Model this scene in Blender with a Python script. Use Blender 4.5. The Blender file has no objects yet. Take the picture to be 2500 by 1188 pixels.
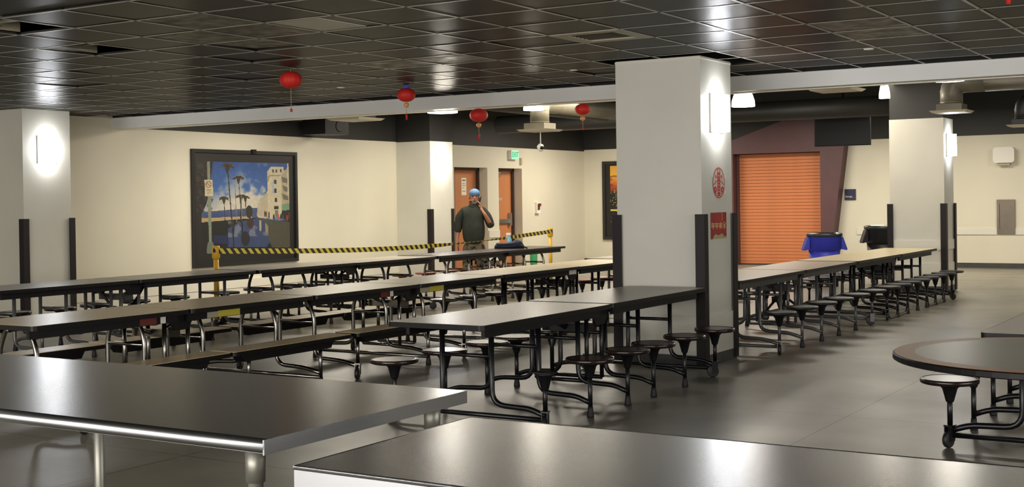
import bpy, math, random
import numpy as np
from mathutils import Matrix, Vector
random.seed(7); rng = np.random.default_rng(7)
C = bpy.context.scene.collection
sc = bpy.context.scene

# ------------------------------------------------------------------ camera
EYE = 1.515
cam_d = bpy.data.cameras.new('camera'); cam = bpy.data.objects.new('camera', cam_d); C.objects.link(cam)
cam_d.sensor_fit = 'HORIZONTAL'; cam_d.sensor_width = 36.0
cam_d.lens = 3125.82 / 2500 * 36.0
cam_d.shift_y = -0.0310
cam_d.clip_start = 0.05; cam_d.clip_end = 200
_p, _y, _r = 0.00948, -0.55213, -0.01487
_Y = Matrix(((math.cos(_y), -math.sin(_y), 0), (math.sin(_y), math.cos(_y), 0), (0, 0, 1)))
_B = Matrix(((1, 0, 0), (0, 0, -1), (0, 1, 0)))
_P = Matrix(((1, 0, 0), (0, math.cos(_p), -math.sin(_p)), (0, math.sin(_p), math.cos(_p))))
_R = Matrix(((math.cos(_r), -math.sin(_r), 0), (math.sin(_r), math.cos(_r), 0), (0, 0, 1)))
_W = _R @ _P @ _B @ _Y                      # rows: right, down, forward
_M = Matrix((_W[0], [-v for v in _W[1]], [-v for v in _W[2]])).transposed().to_4x4()
_M.translation = (0, 0, EYE)
cam.matrix_world = _M
sc.camera = cam

# ------------------------------------------------------------------ world, exposure
w = bpy.data.worlds.new('world'); sc.world = w; w.use_nodes = True
w.node_tree.nodes['Background'].inputs[0].default_value = (0.5, 0.5, 0.55, 1)
w.node_tree.nodes['Background'].inputs[1].default_value = 0.02
sc.view_settings.view_transform = 'Standard'; sc.view_settings.look = 'None'
sc.view_settings.gamma = 1.0; sc.view_settings.use_curve_mapping = False
sc.view_settings.exposure = 0.30
sc.cycles.use_denoising = True
sc.cycles.max_bounces = 8; sc.cycles.diffuse_bounces = 4; sc.cycles.glossy_bounces = 4
sc.cycles.sample_clamp_indirect = 8.0
sc.cycles.caustics_reflective = False; sc.cycles.caustics_refractive = False

SCONCE_E = 22.0       # cool white column sconces (emission of the glass)
PEND_E = 9.0          # warm pendant shades beyond the beam
FAR_FILLS = [(-12.2, 15.0, 120), (-12.2, 19.0, 90), (-12.3, 24.4, 125), (-9.0, 16.5, 70), (-9.0, 24.0, 95), (-6.0, 19.5, 38), (-6.0, 24.0, 95), (-2.5, 16.5, 24), (-2.5, 23.5, 95), (1.0, 19.5, 60)]
WARM = (1.0, 0.91, 0.76); COOL = (0.93, 0.95, 1.0)

def area_light(name, loc, size, power, color, rot=(0, 0, 0), size_y=None):
    l = bpy.data.lights.new(name, 'AREA'); l.energy = power; l.color = color
    l.shape = 'RECTANGLE' if size_y else 'SQUARE'; l.size = size
    if size_y: l.size_y = size_y
    o = bpy.data.objects.new(name, l); C.objects.link(o); o.location = loc; o.rotation_euler = rot
    return o
def point_light(name, loc, r, power, color):
    l = bpy.data.lights.new(name, 'POINT'); l.energy = power; l.color = color; l.shadow_soft_size = r
    o = bpy.data.objects.new(name, l); C.objects.link(o); o.location = loc
    return o
# unseen fill panels added to brighten the front hall, behind or beside the camera
for i, (x, y, p) in enumerate([(-3.0, -2.6, 60), (1.2, -1.2, 50), (-6.5, 1.8, 45), (2.6, 5.2, 35), (-11.0, 2.5, 70), (3.0, 10.5, 40)]):
    area_light('hall_fill', (x, y, 2.74), 1.15, p, (1.0, 0.96, 0.91), size_y=0.55)
# large unseen fill added behind the camera for the faces turned towards it
area_light('back_wall_fill', (-3.0, -5.7, 1.75), 14.0, 1080, (1.0, 0.97, 0.94), rot=(math.radians(90), 0, 0), size_y=2.3)
area_light('side_fill', (7.6, 6.0, 1.6), 9.0, 330, (0.98, 0.97, 0.95), rot=(math.radians(90), 0, math.radians(90)), size_y=1.6)  # unseen fill added at the right for the faces turned that way

# ------------------------------------------------------------------ colours and materials
def lin(c):
    return tuple((v / 12.92 if v <= 0.04045 else ((v + 0.055) / 1.055) ** 2.4) for v in (x / 255 for x in c))
def new_mat(name):
    m = bpy.data.materials.new(name); m.use_nodes = True
    nt = m.node_tree; return m, nt, nt.nodes['Principled BSDF']
def setp(b, **k):
    for a, v in k.items(): b.inputs[a.replace('_', ' ')].default_value = v
def mat(name, rgb, rough=0.5, metal=0.0, var=0.0, vscale=6.0, bump=0.0, bscale=40.0, spec=0.5, stretch=None, rvar=0.0, detail=2, world_space=False):
    m, nt, b = new_mat(name); N = nt.nodes; L = nt.links
    c = lin(rgb)
    setp(b, Base_Color=(*c, 1), Roughness=rough, Metallic=metal)
    b.inputs['Specular IOR Level'].default_value = spec
    if var or bump or rvar:
        if world_space:
            g = N.new('ShaderNodeNewGeometry'); src = g.outputs['Position']
        else:
            tc = N.new('ShaderNodeTexCoord'); src = tc.outputs['Object']
        if stretch:
            mp = N.new('ShaderNodeMapping'); mp.inputs['Scale'].default_value = stretch
            L.new(src, mp.inputs['Vector']); src = mp.outputs['Vector']
    if var:
        n = N.new('ShaderNodeTexNoise'); n.inputs['Scale'].default_value = vscale; n.inputs['Detail'].default_value = 5
        L.new(src, n.inputs['Vector'])
        r = N.new('ShaderNodeValToRGB'); r.color_ramp.elements[0].position = 0.3; r.color_ramp.elements[1].position = 0.7
        r.color_ramp.elements[0].color = (*[v * (1 - var) for v in c], 1); r.color_ramp.elements[1].color = (*[min(1, v * (1 + var)) for v in c], 1)
        L.new(n.outputs['Fac'], r.inputs['Fac']); L.new(r.outputs['Color'], b.inputs['Base Color'])
    if rvar:
        n2 = N.new('ShaderNodeTexNoise'); n2.inputs['Scale'].default_value = vscale * 1.7; n2.inputs['Detail'].default_value = detail
        L.new(src, n2.inputs['Vector'])
        mr = N.new('ShaderNodeMapRange'); mr.inputs['From Min'].default_value = 0.3; mr.inputs['From Max'].default_value = 0.7
        mr.inputs['To Min'].default_value = max(0.02, rough - rvar); mr.inputs['To Max'].default_value = rough + rvar
        L.new(n2.outputs['Fac'], mr.inputs['Value']); L.new(mr.outputs['Result'], b.inputs['Roughness'])
    if bump:
        n3 = N.new('ShaderNodeTexNoise'); n3.inputs['Scale'].default_value = bscale; n3.inputs['Detail'].default_value = 4
        L.new(src, n3.inputs['Vector'])
        bp = N.new('ShaderNodeBump'); bp.inputs['Strength'].default_value = bump; bp.inputs['Distance'].default_value = 0.004
        L.new(n3.outputs['Fac'], bp.inputs['Height']); L.new(bp.outputs['Normal'], b.inputs['Normal'])
    return m
def gloss_mat(name, rgb, rough, refl, var, vscale, bump, bscale):
    m = mat(name, rgb, 0.8, var=var, vscale=vscale, spec=0.0, world_space=True)
    nt = m.node_tree; N = nt.nodes; L = nt.links; b = N['Principled BSDF']; out = N['Material Output']
    b.inputs['IOR'].default_value = 1.0
    g = N.new('ShaderNodeBsdfGlossy'); g.inputs['Roughness'].default_value = rough; g.inputs['Color'].default_value = (1, 1, 1, 1)
    mx = N.new('ShaderNodeMixShader'); mx.inputs[0].default_value = refl
    L.new(b.outputs[0], mx.inputs[1]); L.new(g.outputs[0], mx.inputs[2]); L.new(mx.outputs[0], out.inputs['Surface'])
    n = N.new('ShaderNodeTexNoise'); n.inputs['Scale'].default_value = bscale; n.inputs['Detail'].default_value = 3
    ge = N.new('ShaderNodeNewGeometry'); L.new(ge.outputs['Position'], n.inputs['Vector'])
    bp = N.new('ShaderNodeBump'); bp.inputs['Strength'].default_value = bump; bp.inputs['Distance'].default_value = 0.004
    L.new(n.outputs['Fac'], bp.inputs['Height']); L.new(bp.outputs['Normal'], g.inputs['Normal']); L.new(bp.outputs['Normal'], b.inputs['Normal'])
    return m
def emit(name, rgb, s):
    m, nt, b = new_mat(name)
    setp(b, Base_Color=(0.8, 0.8, 0.8, 1), Roughness=0.4, Emission_Color=(*rgb, 1), Emission_Strength=s); return m
def attr_mat(name, rough=0.5, attr='Col'):
    m, nt, b = new_mat(name)
    a = nt.nodes.new('ShaderNodeAttribute'); a.attribute_name = attr
    nt.links.new(a.outputs['Color'], b.inputs['Base Color']); b.inputs['Roughness'].default_value = rough; return m

M = {}
M['wall'] = mat('wall_paint', (214, 208, 188), 0.55, var=0.04, vscale=0.9, bump=0.05, bscale=60, world_space=True)
M['white_paint'] = mat('trim_paint', (216, 212, 198), 0.4, var=0.03, vscale=2)
M['column'] = mat('column_paint', (206, 203, 190), 0.5, var=0.05, vscale=1.3, bump=0.05, bscale=50)
M['black_wall'] = mat('black_wall_paint', (38, 37, 34), 0.6, var=0.15, vscale=1.5)
M['plenum'] = mat('plenum_black', (24, 23, 22), 0.8)
M['beam'] = mat('beam_paint', (214, 213, 208), 0.45, var=0.03, vscale=1.5)
M['bumper'] = mat('brown_vinyl', (27, 20, 21), 0.5, bump=0.05, spec=0.3)
M['cove_base'] = mat('cove_base', (62, 62, 60), 0.45, var=0.15)
M['tile'] = gloss_mat('black_ceiling_tile', (46, 44, 40), 0.26, 0.11, 0.28, 1.6, 0.25, 14)
M['tile_matte'] = mat('dusty_ceiling_tile', (84, 78, 62), 0.5, var=0.3, vscale=5, bump=0.5, bscale=45, rvar=0.15, world_space=True)
M['tee'] = mat('ceiling_tee', (150, 146, 136), 0.35, var=0.25, vscale=4, spec=0.6, world_space=True)
M['panel_lens'] = mat('lens_panel', (206, 202, 186), 0.5)
M['vent'] = mat('vent_paint', (168, 160, 136), 0.5)
M['tan_top'] = mat('tan_laminate', (214, 192, 150), 0.30, var=0.05, vscale=60, rvar=0.04, spec=0.12)
M['tan_light'] = mat('light_tan_laminate', (220, 204, 164), 0.32, var=0.04, vscale=60, rvar=0.04, spec=0.12)
M['gray_top'] = mat('gray_laminate', (164, 158, 148), 0.3, var=0.10, vscale=90, rvar=0.05, spec=0.12)
M['beige_gray_top'] = mat('beige_gray_laminate', (180, 168, 150), 0.30, var=0.06, vscale=80, spec=0.12)
M['dark_top'] = mat('dark_gray_laminate', (96, 90, 88), 0.26, var=0.08, vscale=80, spec=0.12)
M['brown_top'] = mat('brown_gray_laminate', (150, 134, 112), 0.34, var=0.05, vscale=60, spec=0.12)
M['tmold'] = mat('black_tmold', (17, 15, 15), 0.45, spec=0.3)
M['rail'] = mat('dark_steel', (21, 20, 21), 0.5, spec=0.3)
M['rail_gray'] = mat('gray_steel', (70, 70, 70), 0.45, metal=0.3)
M['black_tube'] = mat('black_tube', (13, 12, 15), 0.32, spec=0.45)
M['chrome'] = mat('chrome_tube', (136, 132, 126), 0.22, metal=1.0)
M['gray_tube'] = mat('gray_tube', (92, 91, 90), 0.35, metal=0.4)
M['bracket'] = mat('black_bracket', (16, 15, 17), 0.5, spec=0.3)
M['rubber'] = mat('black_rubber', (20, 19, 19), 0.6)
M['wheel'] = mat('caster_wheel', (28, 27, 27), 0.5)
M['seat_brown'] = mat('dark_brown_seat', (52, 38, 36), 0.25, var=0.2, vscale=14, spec=0.55)
M['seat_black'] = mat('black_seat', (26, 26, 28), 0.4, spec=0.4)
M['seat_gray'] = mat('gray_laminate_seat', (104, 97, 90), 0.3, var=0.06, vscale=60)
M['seat_rim'] = mat('brown_seat_edge', (34, 22, 20), 0.25, spec=0.55)
M['seat_red'] = mat('red_brown_seat', (122, 62, 50), 0.35, var=0.1, vscale=20)
M['steel'] = mat('brushed_stainless', (184, 185, 187), 0.26, metal=1.0)
M['steel_leg'] = mat('galvanised_leg', (140, 138, 128), 0.45, metal=0.7)
M['door_wood'] = mat('orange_door', (188, 122, 78), 0.45, var=0.06, vscale=4, stretch=(1, 1, 0.2))
M['door_frame'] = mat('dark_door_frame', (66, 48, 44), 0.4)
M['slat'] = mat('orange_shutter', (192, 118, 76), 0.5, var=0.04, vscale=6, spec=0.3)
M['maroon'] = mat('maroon_paint', (82, 52, 54), 0.55, var=0.08, vscale=3)
M['aluminium'] = mat('aluminium', (170, 170, 166), 0.3, metal=0.9)
M['duct'] = mat('painted_duct', (98, 93, 78), 0.45, var=0.12, vscale=3)
M['duct_dark'] = mat('dark_painted_duct', (42, 41, 37), 0.5, var=0.12, vscale=3)
M['diffuser'] = mat('diffuser_paint', (176, 168, 146), 0.4)
M['tv'] = mat('tv_black', (7, 7, 8), 0.3, spec=0.25)
M['plastic_black'] = mat('black_plastic', (13, 13, 14), 0.5, spec=0.3)
M['yellow'] = mat('yellow_post', (214, 164, 40), 0.4, var=0.06, vscale=8)
M['blue_can'] = mat('blue_plastic', (44, 50, 170), 0.5, var=0.08, vscale=4)
M['black_can'] = mat('black_can', (14, 14, 15), 0.45, var=0.1, vscale=4)
M['bag_film'] = mat('dark_bin_liner', (40, 48, 46), 0.22, bump=0.8, bscale=22)
M['red_silk'] = mat('red_lantern', (202, 34, 24), 0.6)
M['gold'] = mat('gold_paint', (222, 150, 90), 0.4)
M['string'] = mat('tan_string', (170, 150, 100), 0.7)
M['blue_ribbon'] = mat('blue_ribbon', (60, 80, 200), 0.6)
M['black_frame'] = mat('black_frame', (26, 26, 26), 0.3, spec=0.6)
M['sign_blue'] = mat('navy_sign', (34, 36, 66), 0.35)
M['white'] = mat('white_plastic', (226, 224, 214), 0.45)
M['paper'] = mat('paper', (228, 222, 200), 0.7)
M['exit_face'] = emit('exit_face', (0.36, 1.0, 0.56), 0.85); M['exit_face'].node_tree.nodes['Principled BSDF'].inputs['Base Color'].default_value = (0.05, 0.2, 0.1, 1)
M['exit_letter'] = mat('exit_letter', (20, 120, 70), 0.5)
M['sconce'] = emit('sconce_glass', COOL, SCONCE_E)
M['pendant'] = emit('pendant_glass', (1.0, 0.9, 0.8), PEND_E)
M['ring'] = mat('tan_ring_laminate', (150, 104, 66), 0.45, var=0.05, vscale=50, spec=0.15)
M['green_top'] = mat('green_gray_laminate', (96, 95, 78), 0.38, var=0.10, vscale=90, spec=0.1)
M['print'] = attr_mat('print', 0.42); M['print_matte'] = attr_mat('print_matte', 0.7)
M['hoodie'] = mat('dark_gray_sweater', (52, 54, 48), 0.9, var=0.12, vscale=9, bump=0.3, bscale=12, spec=0.1)
M['skin'] = mat('skin', (158, 106, 80), 0.5)
M['beard'] = mat('gray_beard', (118, 110, 102), 0.9)
M['cap'] = mat('blue_cap', (84, 118, 156), 0.8, var=0.08, vscale=12)
M['navy'] = mat('navy_fabric', (26, 34, 54), 0.8, bump=0.3, bscale=20)
M['green_plastic'] = mat('green_plastic', (96, 214, 146), 0.5)
M['spray'] = mat('spray_bottle', (110, 170, 200), 0.3)
M['sticker_yellow'] = mat('yellow_label', (200, 184, 60), 0.6)
M['sticker_red'] = mat('red_label', (104, 40, 30), 0.6)
M['boot'] = mat('dark_boot', (34, 30, 28), 0.6)

# camouflage cloth
def camo():
    m, nt, b = new_mat('camouflage'); N = nt.nodes; L = nt.links
    tc = N.new('ShaderNodeTexCoord'); n = N.new('ShaderNodeTexNoise'); n.inputs['Scale'].default_value = 11; n.inputs['Detail'].default_value = 1.5
    r = N.new('ShaderNodeValToRGB'); r.color_ramp.interpolation = 'CONSTANT'
    e = r.color_ramp.elements
    e[0].position = 0; e[0].color = (*lin((34, 34, 28)), 1); e[1].position = 0.42; e[1].color = (*lin((74, 74, 54)), 1)
    k = e.new(0.52); k.color = (*lin((104, 92, 70)), 1); k = e.new(0.62); k.color = (*lin((52, 50, 38)), 1)
    L.new(tc.outputs['Object'], n.inputs['Vector']); L.new(n.outputs['Fac'], r.inputs['Fac']); L.new(r.outputs['Color'], b.inputs['Base Color'])
    b.inputs['Roughness'].default_value = 0.9; return m
M['camo'] = camo()

# yellow and black warning stripes along the belt (u coordinate stored in an attribute)
def stripe():
    m, nt, b = new_mat('warning_stripes'); N = nt.nodes; L = nt.links
    a = N.new('ShaderNodeAttribute'); a.attribute_name = 'UVMap'
    s = N.new('ShaderNodeSeparateXYZ'); L.new(a.outputs['Vector'], s.inputs[0])
    k = N.new('ShaderNodeMath'); k.operation = 'MULTIPLY_ADD'; L.new(s.outputs[1], k.inputs[0]); k.inputs[1].default_value = 0.5; L.new(s.outputs[0], k.inputs[2])
    f = N.new('ShaderNodeMath'); f.operation = 'FRACT'; L.new(k.outputs[0], f.inputs[0])
    g = N.new('ShaderNodeMath'); g.operation = 'GREATER_THAN'; g.inputs[1].default_value = 0.5; L.new(f.outputs[0], g.inputs[0])
    mx = N.new('ShaderNodeMix'); mx.data_type = 'RGBA'; L.new(g.outputs[0], mx.inputs['Factor'])
    mx.inputs['A'].default_value = (*lin((30, 28, 24)), 1); mx.inputs['B'].default_value = (*lin((222, 200, 70)), 1)
    L.new(mx.outputs['Result'], b.inputs['Base Color']); b.inputs['Roughness'].default_value = 0.5; return m
M['stripe'] = stripe()

# polished concrete with saw-cut joints
def concrete():
    m, nt, b = new_mat('polished_concrete'); N = nt.nodes; L = nt.links
    g = N.new('ShaderNodeNewGeometry'); pos = g.outputs['Position']
    n = N.new('ShaderNodeTexNoise'); n.inputs['Scale'].default_value = 0.55; n.inputs['Detail'].default_value = 8; n.inputs['Roughness'].default_value = 0.65
    L.new(pos, n.inputs['Vector'])
    r = N.new('ShaderNodeValToRGB'); r.color_ramp.elements[0].position = 0.32; r.color_ramp.elements[1].position = 0.7
    r.color_ramp.elements[0].color = (*lin((104, 100, 88)), 1); r.color_ramp.elements[1].color = (*lin((136, 131, 117)), 1)
    L.new(n.outputs['Fac'], r.inputs['Fac'])
    sp = N.new('ShaderNodeSeparateXYZ'); L.new(pos, sp.inputs[0])
    def joint(sock, off, period):
        a = N.new('ShaderNodeMath'); a.operation = 'ADD'; a.inputs[1].default_value = -off + period * 40 + period / 2; L.new(sock, a.inputs[0])
        d = N.new('ShaderNodeMath'); d.operation = 'DIVIDE'; d.inputs[1].default_value = period; L.new(a.outputs[0], d.inputs[0])
        f = N.new('ShaderNodeMath'); f.operation = 'FRACT'; L.new(d.outputs[0], f.inputs[0])
        s = N.new('ShaderNodeMath'); s.operation = 'SUBTRACT'; s.inputs[1].default_value = 0.5; L.new(f.outputs[0], s.inputs[0])
        ab = N.new('ShaderNodeMath'); ab.operation = 'ABSOLUTE'; L.new(s.outputs[0], ab.inputs[0])
        lt = N.new('ShaderNodeMath'); lt.operation = 'LESS_THAN'; lt.inputs[1].default_value = 0.005 / period; L.new(ab.outputs[0], lt.inputs[0])
        return lt.outputs[0]
    j1 = joint(sp.outputs[0], -2.65, 3.1); j2 = joint(sp.outputs[1], 8.62, 3.1)
    mxm = N.new('ShaderNodeMath'); mxm.operation = 'MAXIMUM'; L.new(j1, mxm.inputs[0]); L.new(j2, mxm.inputs[1])
    mx = N.new('ShaderNodeMix'); mx.data_type = 'RGBA'; L.new(mxm.outputs[0], mx.inputs['Factor']); L.new(r.outputs['Color'], mx.inputs['A']); mx.inputs['B'].default_value = (0.05, 0.045, 0.035, 1)
    L.new(mx.outputs['Result'], b.inputs['Base Color'])
    n2 = N.new('ShaderNodeTexNoise'); n2.inputs['Scale'].default_value = 1.2; n2.inputs['Detail'].default_value = 3; L.new(pos, n2.inputs['Vector'])
    mr = N.new('ShaderNodeMapRange'); mr.inputs['From Min'].default_value = 0.3; mr.inputs['From Max'].default_value = 0.7
    mr.inputs['To Min'].default_value = 0.33; mr.inputs['To Max'].default_value = 0.42; L.new(n2.outputs['Fac'], mr.inputs['Value']); L.new(mr.outputs['Result'], b.inputs['Roughness'])
    n3 = N.new('ShaderNodeTexNoise'); n3.inputs['Scale'].default_value = 9; n3.inputs['Detail'].default_value = 5; L.new(pos, n3.inputs['Vector'])
    bp = N.new('ShaderNodeBump'); bp.inputs['Strength'].default_value = 0.10; bp.inputs['Distance'].default_value = 0.002; L.new(n3.outputs['Fac'], bp.inputs['Height']); L.new(bp.outputs['Normal'], b.inputs['Normal'])
    b.inputs['Specular IOR Level'].default_value = 0.6
    return m
M['concrete'] = concrete()

# ------------------------------------------------------------------ mesh helpers
class MB:
    def __init__(s): s.v = []; s.f = []; s.sm = []
    def add(s, vs, fs, smooth=False):
        o = len(s.v); s.v += [tuple(p) for p in vs]; s.f += [tuple(i + o for i in f) for f in fs]
        s.sm += [smooth] * len(fs) if isinstance(smooth, bool) else list(smooth)
        return s
    def box(s, x0, x1, y0, y1, z0, z1):
        return s.add([(x0, y0, z0), (x1, y0, z0), (x1, y1, z0), (x0, y1, z0), (x0, y0, z1), (x1, y0, z1), (x1, y1, z1), (x0, y1, z1)],
                     [(0, 3, 2, 1), (4, 5, 6, 7), (0, 1, 5, 4), (1, 2, 6, 5), (2, 3, 7, 6), (3, 0, 4, 7)])
    def prism(s, poly, z0, z1, axis='z'):
        n = len(poly)
        def P(a, b, c): return {'z': (a, b, c), 'x': (c, a, b), 'y': (a, c, b)}[axis]
        vs = [P(a, b, z0) for a, b in poly] + [P(a, b, z1) for a, b in poly]
        return s.add(vs, [tuple(range(n))[::-1], tuple(range(n, 2 * n))] + [(i, (i + 1) % n, n + (i + 1) % n, n + i) for i in range(n)])
    def lathe(s, prof, c=(0, 0, 0), n=16, cap=True, wob=None, flat=False):
        vs = []; fs = []; m = len(prof)
        for k in range(n):
            a = 2 * math.pi * k / n
            q = 1.0 if wob is None else wob(a)
            for r, z in prof: vs.append((c[0] + r * q * math.cos(a), c[1] + r * q * math.sin(a), c[2] + z))
        for k in range(n):
            k2 = (k + 1) % n
            for i in range(m - 1): fs.append((k * m + i, k2 * m + i, k2 * m + i + 1, k * m + i + 1))
        sm = [not flat] * len(fs)
        if cap:
            fs.append(tuple(k * m for k in range(n))[::-1]); fs.append(tuple(k * m + m - 1 for k in range(n))); sm += [False, False]
        return s.add(vs, fs, sm)
    def tube(s, path, r, n=8, cap=True):
        path = [Vector(p) for p in path]; rs = r if isinstance(r, (list, tuple)) else [r] * len(path)
        T = []
        for i in range(len(path)):
            a = path[max(0, i - 1)]; b = path[min(len(path) - 1, i + 1)]; T.append((b - a).normalized())
        up = Vector((0, 0, 1)) if abs(T[0].z) < 0.9 else Vector((0, 1, 0))
        nrm = T[0].cross(up).normalized(); vs = []
        for i, p in enumerate(path):
            if i:
                ax = T[i - 1].cross(T[i])
                if ax.length > 1e-6: nrm = Matrix.Rotation(T[i - 1].angle(T[i]), 3, ax.normalized()) @ nrm
            nrm = (nrm - T[i] * nrm.dot(T[i])).normalized(); bn = T[i].cross(nrm)
            for k in range(n):
                a = 2 * math.pi * k / n; vs.append(p + (nrm * math.cos(a) + bn * math.sin(a)) * rs[i])
        fs = []; m = len(path)
        for i in range(m - 1):
            for k in range(n): fs.append((i * n + k, i * n + (k + 1) % n, (i + 1) * n + (k + 1) % n, (i + 1) * n + k))
        sm = [True] * len(fs)
        if cap: fs += [tuple(range(n))[::-1], tuple(range((m - 1) * n, m * n))]; sm += [False, False]
        return s.add(vs, fs, sm)
    def mesh(s, name):
        me = bpy.data.meshes.new(name); me.from_pydata(s.v, [], s.f); me.polygons.foreach_set('use_smooth', s.sm); me.update(); return me
def fillet(pts, r, n=5):
    pts = [Vector(p) for p in pts]; out = [pts[0]]
    for i in range(1, len(pts) - 1):
        a, b, c = pts[i - 1], pts[i], pts[i + 1]
        d = min(r, (a - b).length * 0.48, (c - b).length * 0.48)
        p = b + (a - b).normalized() * d; q = b + (c - b).normalized() * d
        for k in range(n + 1):
            t = k / n; out.append(p * (1 - t) ** 2 + b * 2 * t * (1 - t) + q * t * t)
    out.append(pts[-1]); return out
def ob(name, mb, m, parent=None, loc=None, rot=None, kind=None):
    me = mb if isinstance(mb, bpy.types.Mesh) else mb.mesh(name)
    if m is not None and not me.materials: me.materials.append(m)
    o = bpy.data.objects.new(name, me); C.objects.link(o)
    if parent: o.parent = parent
    if loc: o.location = loc
    if rot: o.rotation_euler = rot
    if kind: o['kind'] = kind
    return o
def tag(o, label, cat, group=None):
    o['label'] = label; o['category'] = cat
    if group: o['group'] = group
    return o
def thing(name, label, cat, loc=(0, 0, 0), rz=0, group=None):
    o = bpy.data.objects.new(name, None); C.objects.link(o); o.location = loc; o.rotation_euler = (0, 0, rz); o.empty_display_size = 0.2
    return tag(o, label, cat, group)
def struct(name, mb, m, label=None, parent=None):
    o = ob(name, mb, m, parent)
    if not parent: o['kind'] = 'structure'
    if label: o['label'] = label
    return o
def bx(*a): return MB().box(*a)
def rrect(x0, x1, y0, y1, r, n=4):
    out = []
    for cx, cy, a0 in ((x1 - r, y0 + r, -90), (x1 - r, y1 - r, 0), (x0 + r, y1 - r, 90), (x0 + r, y0 + r, 180)):
        for k in range(n + 1):
            a = math.radians(a0 + 90 * k / n); out.append((cx + r * math.cos(a), cy + r * math.sin(a)))
    return out

# ------------------------------------------------------------------ the setting
XL, XR, YB, YF = -14.53, 8.0, -6.0, 26.9
CZ, TOPZ, WZ, BY = 2.768, 3.9, 2.635, 12.66      # tile ceiling, black soffit, top of pale paint, beam face
struct('floor', bx(XL - 0.4, XR, YB, YF + 0.3, -0.1, 0), M['concrete'], 'polished gray concrete floor with saw cut joints')
# left wall, pale part, with two door recesses
D1 = (21.38, 22.62); D2 = (23.06, 24.02); DZ = 2.19
wl = MB()
wl.box(XL - 0.1, XL, YB, BY + 0.05, 0, CZ + 0.03)
for a, b in ((BY + 0.05, D1[0]), (D1[1], D2[0]), (D2[1], YF)): wl.box(XL - 0.1, XL, a, b, 0, WZ)
for a, b in (D1, D2): wl.box(XL - 0.1, XL, a, b, DZ, WZ)
for a, b in (D1, D2):
    wl.box(XL - 0.34, XL - 0.1, b, b + 0.06, 0, DZ); wl.box(XL - 0.34, XL - 0.1, a - 0.06, a, 0, DZ); wl.box(XL - 0.34, XL - 0.1, a, b, DZ, DZ + 0.06)
wall_left = struct('wall_left', wl, M['wall'], 'pale cream wall with a framed beach picture and two doors')
struct('wall_left_upper', bx(XL - 0.13, XL - 0.005, BY + 0.05, YF, WZ, TOPZ), M['black_wall'], 'black painted upper part of the left wall')
# far wall
struct('wall_far', bx(XL, XR, YF, YF + 0.15, 0, 2.668), M['wall'], 'pale cream far wall behind the shutter and the bins')
struct('wall_far_upper', bx(XL, XR, YF + 0.005, YF + 0.2, 2.668, TOPZ), M['black_wall'], 'black painted upper part of the far wall')
struct('wall_right', bx(XR, XR + 0.1, YB, YF, 0, TOPZ), M['wall'])
struct('wall_back', bx(XL, XR, YB - 0.1, YB, 0, CZ + 0.05), M['wall'])
struct('ceiling_upper', bx(XL - 0.2, XR, BY + 0.2, YF + 0.2, TOPZ, TOPZ + 0.1), M['plenum'], 'black open ceiling beyond the beam')
# beam and the bulkhead over it
beam = struct('beam', bx(XL, XR, BY, BY + 0.19, 2.612, CZ), M['beam'], 'long white beam crossing the hall at the ceiling edge')
ob('beam_lip', bx(XL, XR, BY + 0.19, BY + 0.26, 2.604, 2.63), M['white_paint'], beam)
struct('wall_bulkhead', bx(XL, XR, BY + 0.02, BY + 0.17, CZ, TOPZ), M['plenum'])
# pilaster at the far left corner, with the black paint carried round it
struct('column', MB().box(XL, -13.75, 19.45, 20.19, 0, 2.625), M['column'], 'square cream pilaster with lit sconce left of the doors')
struct('column', MB().box(XL, -13.755, 19.455, 20.185, 2.625, TOPZ), M['black_wall'], 'black upper part of the pilaster left of the doors')
# free standing columns
def column(x0, x1, y0, y1, ztop, label, rail=None, m='column'):
    o = struct('column', bx(x0, x1, y0, y1, 0, ztop), M[m], label)
    sk = MB(); e = 0.016
    for z0, z1 in ([(0.1, 0.45)] + ([rail] if rail else [])):
        sk.box(x0 - e, x1 + e, y0 - e, y0, z0, z1); sk.box(x1, x1 + e, y0, y1 + e, z0, z1)
        sk.box(x0 - e, x0, y0, y1, z0, z1)
    ob('baseboard', sk, M['white_paint'], o)
    cb = MB(); e2 = 0.022
    cb.box(x0 - e2, x1 + e2, y0 - e2, y0, 0, 0.1); cb.box(x1, x1 + e2, y0, y1 + e2, 0, 0.1); cb.box(x0 - e2, x0, y0, y1, 0, 0.1)
    ob('cove_base', cb, M['cove_base'], o)
    return o
col_main = column(-5.37, -4.53, 10.57, 11.28, CZ + 0.0, 'big square gray white column in the middle with red stickers')
ob('cornice_trim', MB().box(-5.375, -4.525, 10.565, 11.285, CZ - 0.022, CZ - 0.012), M['white_paint'], col_main)
col_left = column(XL, -13.87, 10.64, 11.38, CZ, 'square column with glowing sconce at the left wall')
col_right = column(-5.42, -4.6, 19.97, 20.58, 2.66, 'square cream column with sconce behind the right table row', rail=(0.655, 0.80))
struct('column', bx(-5.415, -4.605, 19.975, 20.575, 2.66, TOPZ), M['black_wall'], 'black upper part of the right hand column')
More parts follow.
